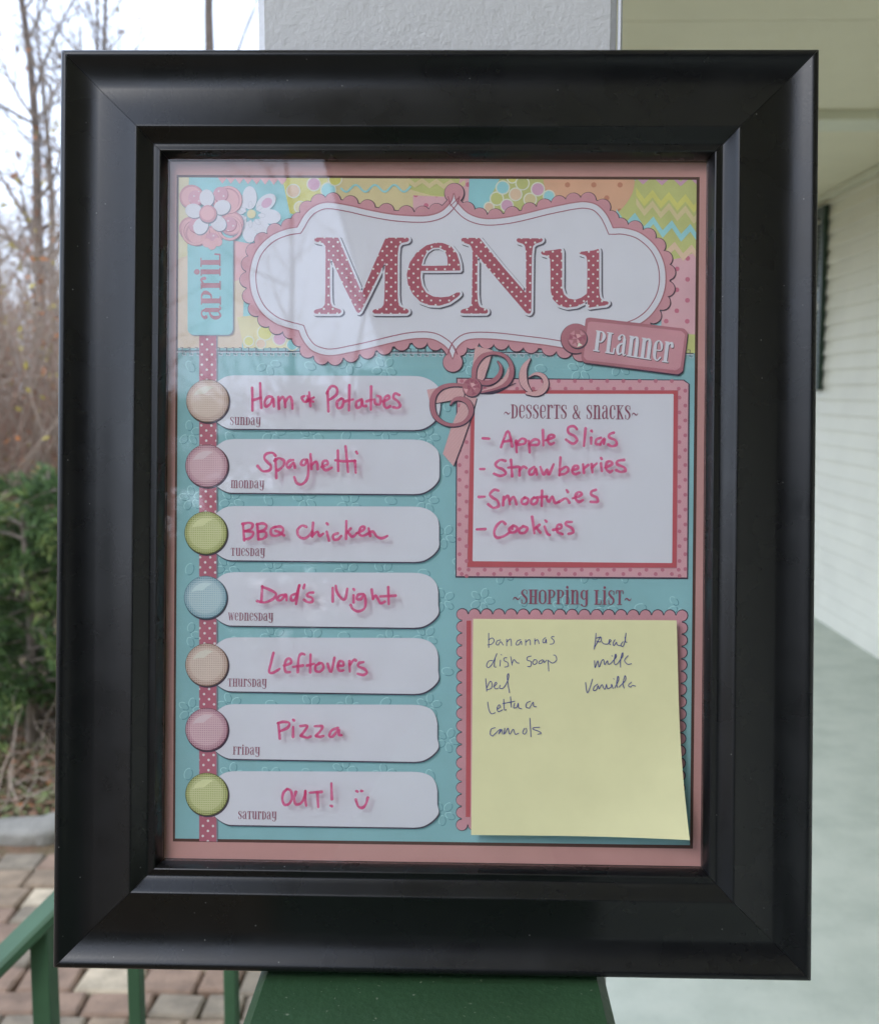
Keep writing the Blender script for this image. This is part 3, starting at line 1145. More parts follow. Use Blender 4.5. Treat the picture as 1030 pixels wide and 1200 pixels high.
# machine stitches between the two papers
A = Art(YS, layer=7)
for base, m, dy in ((411.2, P_edge, 0), (412.6, P_white, 1.2)):
    A.stroke([(208, base), (812, base + 3)], 0.9, m, caps=False)
    x = 212.0
    while x < 808:
        A.k = 0
        yb = base + 3 * (x - 208) / 604
        A.stroke([(x, yb - 4), (x + 2.6, yb - 4), (x + 2.6, yb + 4), (x + 6, yb + 4), (x + 6, yb)], 0.8, m, smooth=False, caps=False)
        x += 8.6
A.build('stitching', sheet)

# dotted ribbon with seven buttons
A = Art(YS, layer=8)
A.poly([(252.5, 394), (255.6, 394), (255.6, 986), (253, 986)], P_edge2)
A.poly([(234, 392), (254, 392), (254, 986), (234, 985.5)], D_ribbon)
A.build('ribbon', sheet)

# ------------------------------------------------------------------ lettering: a tall thick-and-thin alphabet
TK, HL = 0.185, 0.06
def V(x, y0=0.0, y1=1.0, w=TK):
    return ([(x, y0), (x, y1)], w, False)
def S(x, y, h=0.17, w=HL):
    return ([(x - h, y), (x + h, y)], w, False)
def C(pts, w):
    return (pts, w, True)
sC = [(.40, .72), (.39, .90), (.24, .98), (.10, .88), (.09, .72), (.22, .56), (.36, .40), (.38, .20), (.25, .02), (.09, .08), (.06, .28)]
sW = [.09, .05, .06, .12, .17, .19, .17, .13, .06, .05, .09]
GL = {
 'S': (.48, [C(sC, sW), ([(.40, .68), (.40, .97)], .05, False), ([(.06, .03), (.06, .32)], .05, False)]),
 'H': (.60, [V(.14), V(.46), ([(.14, .52), (.46, .52)], HL, False), S(.14, .03), S(.14, .97), S(.46, .03), S(.46, .97)]),
 'O': (.56, [C([(.28, .98), (.10, .82), (.09, .5), (.10, .18), (.28, .02), (.46, .18), (.47, .5), (.46, .82), (.28, .98)], [.06, .14, .17, .14, .06, .14, .17, .14, .06])]),
 'P': (.54, [V(.14), S(.14, .03), ([(0, .97), (.24, .97)], HL, False), C([(.16, .96), (.36, .95), (.46, .76), (.36, .50), (.16, .48)], [.06, .08, .17, .08, .06])]),
 'D': (.56, [V(.14), C([(.02, .97), (.28, .96), (.44, .78), (.46, .5), (.44, .22), (.28, .04), (.02, .03)], [.06, .07, .14, .17, .14, .07, .06])]),
 'T': (.52, [V(.26), S(.26, .03), ([(.02, .97), (.50, .97)], .07, False), ([(.03, .74), (.03, .98)], .06, False), ([(.49, .74), (.49, .98)], .06, False)]),
 'F': (.46, [V(.14), S(.14, .03), ([(0, .97), (.44, .97)], .07, False), ([(.43, .74), (.43, .98)], .06, False), ([(.14, .52), (.34, .52)], .06, False)]),
 'L': (.48, [V(.14), S(.14, .97), ([(0, .03), (.46, .03)], .07, False), ([(.44, .02), (.46, .30)], .07, False)]),
 'W': (.72, [([(.08, .97), (.22, .02)], .15, False), ([(.22, .02), (.36, .9)], .06, False), ([(.34, .97), (.50, .02)], .15, False), ([(.50, .02), (.64, .97)], .06, False), S(.08, .97, .1), S(.64, .97, .1)]),
 'K': (.58, [V(.14), S(.14, .03), S(.14, .97), ([(.16, .46), (.46, .95)], .06, False), ([(.24, .58), (.48, .04)], .15, False), S(.46, .97, .1), S(.48, .03, .1)]),
 'e': (.48, [C([(.08, .52), (.40, .54), (.40, .82), (.25, .97), (.10, .84), (.08, .5), (.11, .17), (.26, .03), (.41, .20)], [.06, .06, .12, .06, .13, .17, .14, .06, .08])]),
 'r': (.46, [V(.14), S(.14, .03), ([(0, .97), (.16, .97)], HL, False), C([(.16, .74), (.26, .92), (.38, .95), (.41, .80)], [.06, .08, .12, .15])]),
 'a': (.54, [V(.38, .1, .80, .16), C([(.38, .74), (.34, .93), (.20, .97), (.09, .84), (.11, .76)], [.14, .08, .06, .12, .16]), C([(.38, .60), (.16, .50), (.08, .28), (.16, .04), (.34, .14)], [.06, .10, .16, .10, .05]), C([(.38, .14), (.44, .02), (.52, .08)], [.12, .07, .05])]),
 'n': (.60, [V(.14), V(.45, 0, .75), S(.14, .03), S(.45, .03), ([(0, .97), (.14, .97)], HL, False), C([(.16, .76), (.28, .95), (.42, .93), (.45, .72)], [.06, .08, .13, .17])]),
 'm': (.88, [V(.14), V(.43, 0, .75), V(.72, 0, .75), S(.14, .03), S(.43, .03), S(.72, .03), ([(0, .97), (.14, .97)], HL, False), C([(.16, .76), (.26, .95), (.40, .93), (.43, .72)], [.06, .08, .13, .17]), C([(.45, .76), (.55, .95), (.69, .93), (.72, .72)], [.06, .08, .13, .17])]),
 'u': (.60, [V(.14, .25, 1), V(.45), ([(0, .97), (.14, .97)], HL, False), ([(.32, .97), (.46, .97)], HL, False), ([(.44, .03), (.58, .03)], HL, False), C([(.14, .28), (.17, .07), (.30, .05), (.44, .24)], [.17, .12, .08, .06])]),
 'i': (.32, [V(.15), S(.15, .03, .15), ([(0, .97), (.16, .97)], HL, False), ([(.15, 1.17), (.15, 1.19)], .21, False)]),
 'y': (.58, [V(.14, .42, 1), V(.45, .0, 1), S(.14, .97), S(.45, .97, .13), C([(.14, .44), (.18, .26), (.30, .24), (.44, .42)], [.17, .12, .07, .06]), C([(.45, .06), (.40, -.16), (.22, -.20), (.12, -.10)], [.16, .10, .07, .14])]),
 'g': (.56, [V(.43, .0, .95), C([(.43, .85), (.25, .98), (.10, .82), (.10, .52), (.24, .36), (.42, .48)], [.06, .07, .15, .15, .07, .06]), ([(.42, .97), (.55, .97)], HL, False), C([(.43, .05), (.38, -.10), (.22, -.12), (.10, -.02)], [.16, .10, .07, .15])]),
 'c': (.48, [C([(.40, .72), (.38, .92), (.25, .98), (.10, .84), (.08, .5), (.11, .17), (.26, .03), (.41, .22)], [.15, .09, .06, .13, .17, .14, .06, .07])]),
 '&': (.66, [C([(.56, .55), (.50, .22), (.30, .02), (.12, .06), (.07, .24), (.20, .46), (.38, .66), (.36, .90), (.24, .97), (.14, .84), (.20, .62), (.42, .24), (.60, .02)], [.06, .06, .07, .12, .14, .08, .08, .07, .06, .12, .13, .17, .10])]),
 '~': (.50, [C([(.04, .30), (.12, .44), (.22, .42), (.32, .32), (.40, .32), (.48, .44)], [.05, .09, .12, .12, .09, .05])]),
 ' ': (.30, []),
}
def text(A, s, x0, y0, x1, y1, h, m, gap=0.06, thick=1.0, dx=0.0, dy=0.0, up=None):
    """lettering along the line (x0,y0)-(x1,y1), cap height h, squeezed to fit"""
    tot = sum(GL[c][0] + gap for c in s) - gap
    ex = Vector((x1 - x0, y1 - y0)) / tot
    u = ex.normalized()
    ev = Vector((u.y, -u.x)) * h if up is None else Vector(up)
    pen = 0.0
    sx = ex.length
    for c in s:
        w, strokes = GL[c]
        for pts, ww, smooth in strokes:
            P = [(x0 + dx + ex.x * (pen + p[0]) + ev.x * p[1], y0 + dy + ex.y * (pen + p[0]) + ev.y * p[1]) for p in pts]
            sc = 0.5 * (sx + h) if ww != HL else h
            vert = len(pts) == 2 and pts[0][0] == pts[1][0]
            sc = sx if vert else (h if (len(pts) == 2 and pts[0][1] == pts[1][1]) else sc)
            W = [q * sc * thick for q in ww] if isinstance(ww, list) else ww * sc * thick
            A.stroke(P, W, m, smooth=smooth, step=4, caps=(c in 'i~' and len(pts) != 2) or ww == .21 or isinstance(ww, list))
        pen += w + gap

# day strips (with their small day names) and buttons
DAYS = [
 ('SunDay', 440, 502.6, 516, 504, 270, 306, 498, (244, 470), 'tan'),
 ('mOnDay', 514.5, 577.5, 515, 579, 271, 310, 572, (243, 546), 'pink'),
 ('TueSDay', 593, 656.5, 514.5, 658.5, 271, 311, 651.3, (242, 624.5), 'lime'),
 ('WeDneSDay', 670.5, 733, 513.5, 735.5, 268, 320.5, 727, (241.5, 700), 'blue'),
 ('THurSDay', 746.8, 810, 513.5, 813, 267.5, 313, 804.3, (243, 779), 'tan'),
 ('FriDay', 825, 889, 512.5, 892.5, 273.5, 305, 884, (243, 854.5), 'pink'),
 ('SaTurDay', 903.5, 966.5, 512.5, 969.5, 279.5, 324.5, 959.5, (243, 930.5), 'lime')]
BCOL = {'tan': ((204, 182, 178), (172, 136, 124)), 'pink': ((202, 160, 182), (160, 96, 124)), 'lime': ((186, 194, 132), (130, 140, 68)), 'blue': ((160, 194, 216), (106, 154, 184))}
BM = {k: (gingham('print_button_' + k, tuple(c * .80 + p * .12 for c, p in zip(b, a)), tuple(min(245, c * 0.6 + 86) for c in b)), gingham('print_button_rim_' + k, tuple(p * .86 for p in a), tuple(min(235, q * .8 + 24) for q in b)), gingham('print_button_ring_' + k, tuple(p * .62 + q * .28 for p, q in zip(a, b)), tuple(min(240, q * .72 + 50) for q in b)), paper('print_button_shine_' + k, *[min(250, c * 0.62 + 92) for c in b]), paper('print_button_edge_' + k, *[c * 0.62 for c in a])) for k, (b, a) in BCOL.items()}
for (nm, yt, yb, xr, yrb, tx0, tx1, ty, bc, bk) in DAYS:
    A = Art(YS, layer=9)
    H_ = yb - yt
    out = cr([(248, yb - H_ * .5), (250, yb - 14), (257, yb - 6), (267, yb - 0.8), (276, yb), (276.1, yb)], False, 5) + \
          cr([(484, yrb), (485, yrb), (496, yrb - 1.5), (507, yrb - 8), (514, yrb - 17), (xr, yrb - 27), (xr, yrb - 28)], False, 4) + \
          cr([(xr, yt + 24), (xr, yt + 23), (514 - (516 - xr), yt + 14), (505, yt + 6), (494, yt + 1.6), (482, yt + 0.6), (481, yt + .6)], False, 4) + \
          cr([(276, yt), (275, yt), (265, yt + 1.5), (256, yt + 7), (250, yt + 14), (248, yt + H_ * .5)], False, 5)
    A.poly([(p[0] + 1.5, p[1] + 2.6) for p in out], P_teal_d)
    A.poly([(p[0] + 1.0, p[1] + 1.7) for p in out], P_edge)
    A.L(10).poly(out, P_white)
    A.L(11)
    text(A, nm, tx0, ty, tx1, ty + 0.6, 9.4, P_text, gap=0.05, thick=0.8)
    A.build('day_strip', sheet)
    A = Art(YS, layer=12)
    bx, by = bc
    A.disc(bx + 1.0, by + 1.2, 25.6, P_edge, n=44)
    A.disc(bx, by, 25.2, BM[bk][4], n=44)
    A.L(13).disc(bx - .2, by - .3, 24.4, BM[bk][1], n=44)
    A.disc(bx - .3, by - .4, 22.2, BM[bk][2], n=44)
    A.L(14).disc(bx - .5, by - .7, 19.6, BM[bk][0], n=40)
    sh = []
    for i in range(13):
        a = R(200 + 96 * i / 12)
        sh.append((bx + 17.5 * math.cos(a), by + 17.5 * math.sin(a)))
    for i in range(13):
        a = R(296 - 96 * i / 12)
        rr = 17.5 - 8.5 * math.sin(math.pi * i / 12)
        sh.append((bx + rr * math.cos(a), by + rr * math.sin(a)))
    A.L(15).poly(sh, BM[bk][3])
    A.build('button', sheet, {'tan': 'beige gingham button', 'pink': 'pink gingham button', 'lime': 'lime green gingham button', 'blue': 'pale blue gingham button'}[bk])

# heading label
half = [(531.7, 228), (533.5, 235), (537.9, 241), (547.8, 250.5), (561, 256), (575.8, 257.3), (595.6, 255.3), (615.4, 251.2), (638.5, 245.4), (660, 240.8), (672, 238.6), (685, 237.5), (698.3, 240.8), (708.3, 250), (714, 260), (717.5, 268)]
right = [(717.6, 268.2), (730, 268), (746.7, 272.5), (760, 281.7), (770, 293.3), (776.7, 308.3), (779, 323.3), (778, 338), (773, 353), (763, 368), (751, 378), (738, 384), (722, 388)]
lowr = [(722, 388.2), (716, 399), (705, 410), (692, 414), (676, 410.5), (656.7, 407), (638.5, 404), (605.5, 400), (582, 397.4), (560, 396.6), (546, 398.5), (537, 405), (533, 412), (530.4, 420)]
lowl = [(530.2, 420), (526.5, 411), (520, 404), (508, 397.6), (492, 396.2), (470, 399), (430, 408.5), (411, 412.5), (396, 415.5), (382, 416), (366, 410.5), (356, 399), (351, 387.4)]
left = [(350.9, 387.2), (338, 384), (322, 378), (306, 364.5), (296.5, 346), (293.6, 328), (294.6, 314), (299, 299), (307, 287), (320, 276), (336, 269.5), (349, 267.2)]
topl = [(349.2, 267), (352, 262), (358, 252), (368, 243), (384, 238), (410, 241.8), (430, 246.5), (460, 252), (490, 254), (506, 252.6), (518, 248), (527, 239.5), (530.4, 234), (531.6, 228.1)]
lab = []
for seg in (half, right, lowr, lowl, left, topl):
    lab += cr(seg, False, 4)
clean = []
for p in lab:
    if not clean or math.dist(p, clean[-1]) > 0.7:
        clean.append(p)
lab = clean
A = Art(YS, layer=10)
mid = offset(lab, 3.0)
acc, cen = 0, []
for i in range(len(mid)):
    a, b = mid[i - 1], mid[i]
    d = math.dist(a, b)
    acc += d
    if acc >= 15.6:
        acc = 0
        if min(math.dist(b, (531, 225)), math.dist(b, (530.4, 424))) > 17:
            cen.append(b)
bulbs = [(532.2, 226.5), (530.4, 424.6)]
band = offset(lab, 5.0)
A.poly([(p[0] + .3, p[1] + .4) for p in offset(lab, 6.3)], P_edge)
for c in cen:
    A.disc(c[0] + .3, c[1] + .3, 9.9, P_edge)
for c in bulbs:
    A.disc(c[0] + .4, c[1] + .4, 12.2, P_edge)
A.L(12).poly(band, P_rose)
for c in cen:
    A.disc(c[0], c[1], 9.0, P_rose)
for c in bulbs:
    A.disc(c[0], c[1], 11.2, P_rose)
A.L(14).stroke([p for p in offset(lab, 0.6)], 1.6, P_rose_d, closed=True, smooth=False, caps=False)
A.L(15).poly(lab, P_white)
A.L(16).stroke([p for p in offset(lab, -7)], 1.1, P_line, closed=True, smooth=False, caps=False)
A.build('heading_label', sheet)

LM = "95,112 103,98 172,97 240,98 250,120 316,277 383,432 452,268 522,108 532,98 600,98 660,98 668,110 660,122 620,130 604,150 599,200 598,320 598,440 602,490 615,515 660,530 666,545 655,556 555,557 455,556 445,545 452,532 500,522 515,500 519,440 521,340 523,245 448,398 375,545 362,553 350,543 274,390 198,222 192,240 191,340 192,440 195,490 206,515 255,531 261,545 250,556 175,557 100,556 92,545 100,532 145,522 160,500 163,440 164,320 165,200 163,150 150,130 105,122"
LE = "976,296 972,250 955,195 920,150 870,130 830,128 770,145 710,190 670,250 653,320 660,380 690,440 735,485 790,505 850,508 910,490 960,455 976,438 970,425 955,428 910,452 860,458 810,452 770,430 745,390 735,340 738,298 850,298"
LEH = "742,268 752,225 775,183 810,160 850,158 880,175 897,215 900,266 820,268"
LN = "52,110 60,100 112,99 165,100 180,120 310,280 443,432 444,300 443,200 438,150 425,135 392,125 385,112 392,102 466,102 540,102 545,112 538,122 500,135 485,150 479,200 477,380 475,545 465,558 445,552 300,384 152,208 150,320 150,440 155,490 165,515 210,530 215,545 208,555 130,556 55,555 48,545 55,532 100,520 115,500 118,440 120,320 122,200 118,160 105,140 60,125"
LU = "532,188 540,180 610,172 655,165 661,180 661,300 660,400 672,440 700,465 740,472 775,460 810,436 812,340 812,250 808,215 800,205 765,195 762,184 850,175 880,165 884,180 884,300 884,420 889,460 905,480 935,482 942,492 930,505 850,515 823,520 815,512 813,472 795,490 750,512 690,520 640,505 605,470 592,420 590,300 588,225 575,208 540,200"
def rnd(pts):
    """soften the corners a little"""
    out = []
    n = len(pts)
    for i in range(n):
        a, p, b = pts[i - 1], pts[i], pts[(i + 1) % n]
        ka, kb = min(.4, .8 / max(math.dist(a, p), .1)), min(.4, .8 / max(math.dist(b, p), .1))
        out += [(p[0] + (a[0] - p[0]) * ka, p[1] + (a[1] - p[1]) * ka), (p[0] + (b[0] - p[0]) * kb, p[1] + (b[1] - p[1]) * kb)]
    return out
for nm, o_, st, hole in (('M', 350, LM, None), ('e', 350, LE, LEH), ('N', 530, LN, None), ('u', 530, LU, None)):
    pts = rnd(Z(o_, 260, 5.15, st)[0])
    A = Art(YS, layer=17)
    hl = [rnd(Z(o_, 260, 5.15, hole)[0])] if hole else []
    big, hin = offset(pts, 2.6), [offset(h, -1.9) for h in hl]
    A.poly([(p[0] + 1.9, p[1] + 1.7) for p in big], P_edge2, [[(p[0] + 1.2, p[1] + 1) for p in h] for h in hin])
    A.poly([(p[0] + 1.2, p[1] + 1.0) for p in big], P_edge, [[(p[0] + 1, p[1] + .8) for p in h] for h in hin])
    A.L(18).poly(big, P_white, hin)
    A.L(19).poly(pts, D_letter, hl)
    A.build('heading_letter', sheet)

# planner tag
A = Art(YS, layer=17)
tagp = rnd(rnd([(686, 373.5), (690, 372.4), (745, 378.6), (801, 385.4), (805.2, 390), (802.4, 412), (799.4, 435), (794, 439), (740, 432), (684, 425), (680.4, 420), (683.2, 396)]))
A.disc(674.5, 397.6, 18.2, P_edge, n=36)
A.poly([(p[0] + .8, p[1] + 1.8) for p in tagp], P_edge)
A.L(18).disc(674.5, 397, 17.4, P_rose_d, n=36)
A.poly(tagp, P_rose_d)
A.L(19).poly([(740 + (p[0] - 740) * .95, 406 + (p[1] - 406) * .86) for p in tagp], P_rose)
A.L(20)
text(A, 'PLanner', 695.6, 412.6, 786.2, 426.9, 24.5, P_edge, up=(3.0, -24.3), gap=0.07)
A.L(21)
text(A, 'PLanner', 695, 411.6, 785.5, 426, 24.5, P_white, up=(3.0, -24.3), gap=0.07)
def gem(A, x, y, r_, seed):
    q = random.Random(seed)
    A.disc(x + .7, y + .9, r_ + .8, P_edge, n=32)
    A.disc(x, y, r_, P_rose_d, n=32)
    for i in range(9):
        a, b = 2 * math.pi * i / 9 + .2, 2 * math.pi * (i + 1) / 9 + .2
        m = q.choice([P_rose_l, P_rose_d, P_cream, P_line, P_rose])
        A.poly([(x + r_ * .92 * math.cos(a), y + r_ * .92 * math.sin(a)), (x + r_ * .92 * math.cos(b), y + r_ * .92 * math.sin(b)), (x + r_ * .45 * math.cos((a + b) / 2), y + r_ * .45 * math.sin((a + b) / 2))], m)
        m = q.choice([P_rose_d, P_line, P_rose, P_rose_l])
        A.poly([(x + r_ * .5 * math.cos(a), y + r_ * .5 * math.sin(a)), (x + r_ * .5 * math.cos(b), y + r_ * .5 * math.sin(b)), (x, y)], m)
A.L(20)
gem(A, 676, 397, 11, 3)
A.build('planner_tag', sheet)

# desserts and snacks box
A = Art(YS, layer=8)
A.poly([(534.6, 442.6), (801, 445), (807.6, 450), (805.8, 678.6), (533.6, 676.8)], P_edge)
A.L(9).poly([(536, 444), (800, 446), (806, 450), (804.4, 676.6), (535, 675)], D_box)
A.L(10)
for i in range(14):
    x_ = 541 + 18.9 * i
    A.disc(x_, 446.6 + .012 * i, 2.3, P_boxdot, n=14); A.disc(x_ + 8, 455.6, 2.3, P_boxdot, n=14)
    A.disc(x_, 672.6, 2.3, P_boxdot, n=14); A.disc(x_ + 8, 667.6, 2.3, P_boxdot, n=14)
for i in range(13):
    y_ = 458 + 17.4 * i
    A.disc(538.4, y_, 2.3, P_boxdot, n=14); A.disc(546.6, y_ + 8, 2.3, P_boxdot, n=14)
    A.disc(802.4, y_, 2.3, P_boxdot, n=14); A.disc(795.6, y_ + 8, 2.3, P_boxdot, n=14)
A.L(11).poly([(552.2, 457), (794.2, 457.4), (792.6, 666), (547.2, 665)], P_rose_d)
A.poly([(552.8, 457.7), (793.6, 458), (792, 665), (547.8, 664.2)], P_red)
A.L(12).poly(rnd([(556.5, 461.5), (788.8, 461.8), (787, 659.8), (553.6, 657.6)]), P_white)
A.L(13)
text(A, '~DeSSerTS & SnacKS~', 590, 490.5, 747, 491.8, 16.6, P_text, gap=0.055, thick=0.76)
A.build('desserts_box', sheet)

# shopping list heading and scalloped box
A = Art(YS, layer=8)
text(A, '~SHOPPinG'.replace('G', 'g') + ' LiST~', 600.5, 707.6, 739.5, 708.8, 17.0, P_text, gap=0.055, thick=0.82)
A.L(8)
A.build('shopping_heading', sheet)
A = Art(YS, layer=8)
q4 = [(541.5, 719.5), (798.6, 721), (794.6, 966), (541, 966)]
cen = []
for i in range(4):
    a, b = q4[i], q4[(i + 1) % 4]
    n = round(math.dist(a, b) / 14.3)
    cen += [(a[0] + (b[0] - a[0]) * k / n, a[1] + (b[1] - a[1]) * k / n) for k in range(n)]
for c in cen:
    A.disc(c[0] + .3, c[1] + .2, 7.2, P_edge, n=20)
A.L(10).poly(q4, P_rose)
for c in cen:
    A.disc(c[0], c[1] + .4, 6.3, P_rose, n=20)
A.L(12).poly([(546, 726), (795, 727), (791, 960), (546, 957)], D_box)
A.L(13).poly([(546.5, 727), (552, 727), (551, 957), (545.8, 957)], P_red)
A.build('shopping_box', sheet)

# month tag with rotated lettering
A = Art(YS, layer=12)
tp = rrect(220.6, 262, 273.6, 392.6, 7)
A.poly([(p[0] + 1.3, p[1] + 1.2) for p in tp], P_edge2)
A.L(13).poly(tp, P_aqua)
A.L(14)
text(A, 'aPriL', 259.8, 375.2, 259.0, 297.5, 23.5, P_rose_d, up=(-23.5, 0), gap=0.05)
A.build('month_tag', sheet)

# flowers in the corner
A = Art(YS, layer=8)
c0 = (295, 251)
for (x, y, rx, ry, a) in ((293, 232, 7.5, 13, 0), (312, 238, 7.5, 13, 50), (317, 254, 7.5, 12, 95), (308, 268, 7.5, 13, 135), (293, 272, 7.5, 12, 180), (278, 262, 7.5, 12, 235), (277, 242, 7.5, 12, 300)):
    A.disc(x + .5, y + .7, rx + 1.3, P_teal_d, ry + .6, R(a))
for (x, y, rx, ry, a) in ((293, 232, 7.5, 13, 0), (312, 238, 7.5, 13, 50), (317, 254, 7.5, 12, 95), (308, 268, 7.5, 13, 135), (293, 272, 7.5, 12, 180), (278, 262, 7.5, 12, 235), (277, 242, 7.5, 12, 300)):
    A.disc(x, y, rx + 1, P_white, ry + .6, R(a))
    A.disc(295 * .45 + x * .55, 251 * .45 + y * .55, 2.4, P_edge2, 4.5, R(a)); A.disc(295 * .45 + x * .55, 251 * .45 + y * .55, 2.2, P_white, 4.3, R(a))
A.disc(313, 238, 5, P_lilac, 7, R(50))
A.disc(295, 251, 5.2, P_yel)
A.build('white_daisy', sheet)
A = Art(YS, layer=15)
for (x, y, r_) in ((225, 231, 14), (266, 236, 16), (272, 262, 14), (249, 277, 12), (224, 268, 13.5), (232, 274, 14)):
    A.disc(x + .6, y + .8, r_ + .5, P_edge2)
    A.disc(x, y, r_, P_rose)
    A.disc(x + .3, y + .3, r_ - 2, P_rose_l)
for (x, y, r_) in ((268, 235, 15), (270, 268, 13), (230, 272, 15)):
    A.stroke(circ(x, y, r_, 20), 3.4, P_rose_d, closed=True, smooth=False)
    A.stroke(circ(x - .2, y - .3, r_, 20), 2.4, P_rose_l, closed=True, smooth=False)
for (x, y, r_) in ((259, 228, 8.5), (230, 232, 8.5), (231, 264, 9), (269, 263, 8.5), (249, 281, 8)):
    A.disc(x + .5, y + .7, r_ + .5, P_rose_d)
    A.disc(x, y, r_, D_strip)
for (x, y) in ((243, 285), (256, 284), (249, 288)):
    A.disc(x, y, 5.2, P_rose_l)
A.L(17)
for (x, y) in ((243, 232.5), (260.8, 243.5), (256.5, 262), (236, 265.5), (227.8, 247.5)):
    a = math.atan2(y - 251, x - 244.5)
    A.disc(x + .8, y + .9, 10.3, P_edge2, 8.7, a)
    A.disc(x, y, 10, P_white, 8.4, a)
A.L(18)
A.disc(245, 252.2, 10.8, P_edge2)
A.disc(244.5, 251, 10.2, P_rose)
A.disc(244, 250.5, 8, P_rose_l)
A.build('layered_flower', sheet)

# curled ribbon bow
def zb(s):
    return Z(490, 395, 6.06, s)[0]
A = Art(YS, layer=14)
def band_(s, m, edge=True):
    p = zb(s)
    if edge:
        A.poly([(x + 1.2, y + .8) for x, y in p], P_edge)
    A.poly(p, m)
band_("405,65 530,95 505,180 470,292 430,345 372,330 388,190", M_rib)
band_("335,385 415,435 380,560 310,760 250,917 175,830 235,640 300,480", M_rib)
band_("62,375 200,352 330,345 325,430 210,455 85,478", M_rib)
A.L(15)
def curl(s, w, m, e=1.6):
    p = zb(s)
    W = [q for q in w]
    A.stroke([(x + .5, y + .7) for x, y in p], [q + e for q in W], P_edge)
    A.stroke(p, W, m)
curl("440,388 520,378 585,345 630,290 650,220", [3, 7, 9, 7, 4], M_rib)
A.L(16)
curl("395,300 400,220 440,150 500,118 570,118 630,150 662,215 655,290 610,345 540,375 450,392", [5, 5.5, 5.5, 4, 3.6, 4, 5, 5.5, 5, 4, 2.4], P_rose_d)
curl("400,300 445,322 500,325 550,300 582,255 585,210 562,172", [3, 5, 5.5, 5.5, 4.5, 3, 1], P_rose_d)
curl("330,345 240,340 165,360 115,410 100,480 120,560 180,610 250,625 320,608 365,560 375,510 350,460 300,438 255,445 228,480", [3, 4, 5, 6, 6.2, 5.5, 4.2, 3.6, 4, 5, 5.8, 6, 5, 3.6, 1], P_rose_d)
curl("790,158 752,215 742,280 755,340 800,395", [2, 6.5, 9, 8, 3], M_rib)
curl("770,400 840,402 890,370 905,320 880,275 830,262 785,285", [3, 6, 7, 6, 5, 3, 1], M_rib)
A.stroke(zb("450,402 560,378 690,330"), 1.0, P_edge)
A.L(18)
gem(A, 552.7, 454, 10.7, 8)
A.build('ribbon_bow', sheet)

# ------------------------------------------------------------------ marker writing on the front of the glass
M_ink = bpy.data.materials.new('pink_marker')
M_ink.use_nodes = True
it = M_ink.node_tree
pb = it.nodes['Principled BSDF']
pb.inputs['Base Color'].default_value = (0.60, 0.028, 0.17, 1)
pb.inputs['Roughness'].default_value = 0.5
ts = it.nodes.new('ShaderNodeBsdfTransparent')
ts.inputs['Color'].default_value = (1.0, 0.46, 0.60, 1)
ms = it.nodes.new('ShaderNodeMixShader')
nz = it.nodes.new('ShaderNodeTexNoise'); nz.inputs['Scale'].default_value = 420
tc = it.nodes.new('ShaderNodeTexCoord'); it.links.new(tc.outputs['Object'], nz.inputs['Vector'])
mr = it.nodes.new('ShaderNodeMapRange'); mr.inputs['From Min'].default_value = .3; mr.inputs['From Max'].default_value = .7
mr.inputs['To Min'].default_value = 0.42; mr.inputs['To Max'].default_value = 0.68
it.links.new(nz.outputs['Fac'], mr.inputs['Value'])
it.links.new(mr.outputs[0], ms.inputs[0]); it.links.new(ts.outputs[0], ms.inputs[1]); it.links.new(pb.outputs[0], ms.inputs[2])
it.links.new(ms.outputs[0], it.nodes['Material Output'].inputs['Surface'])

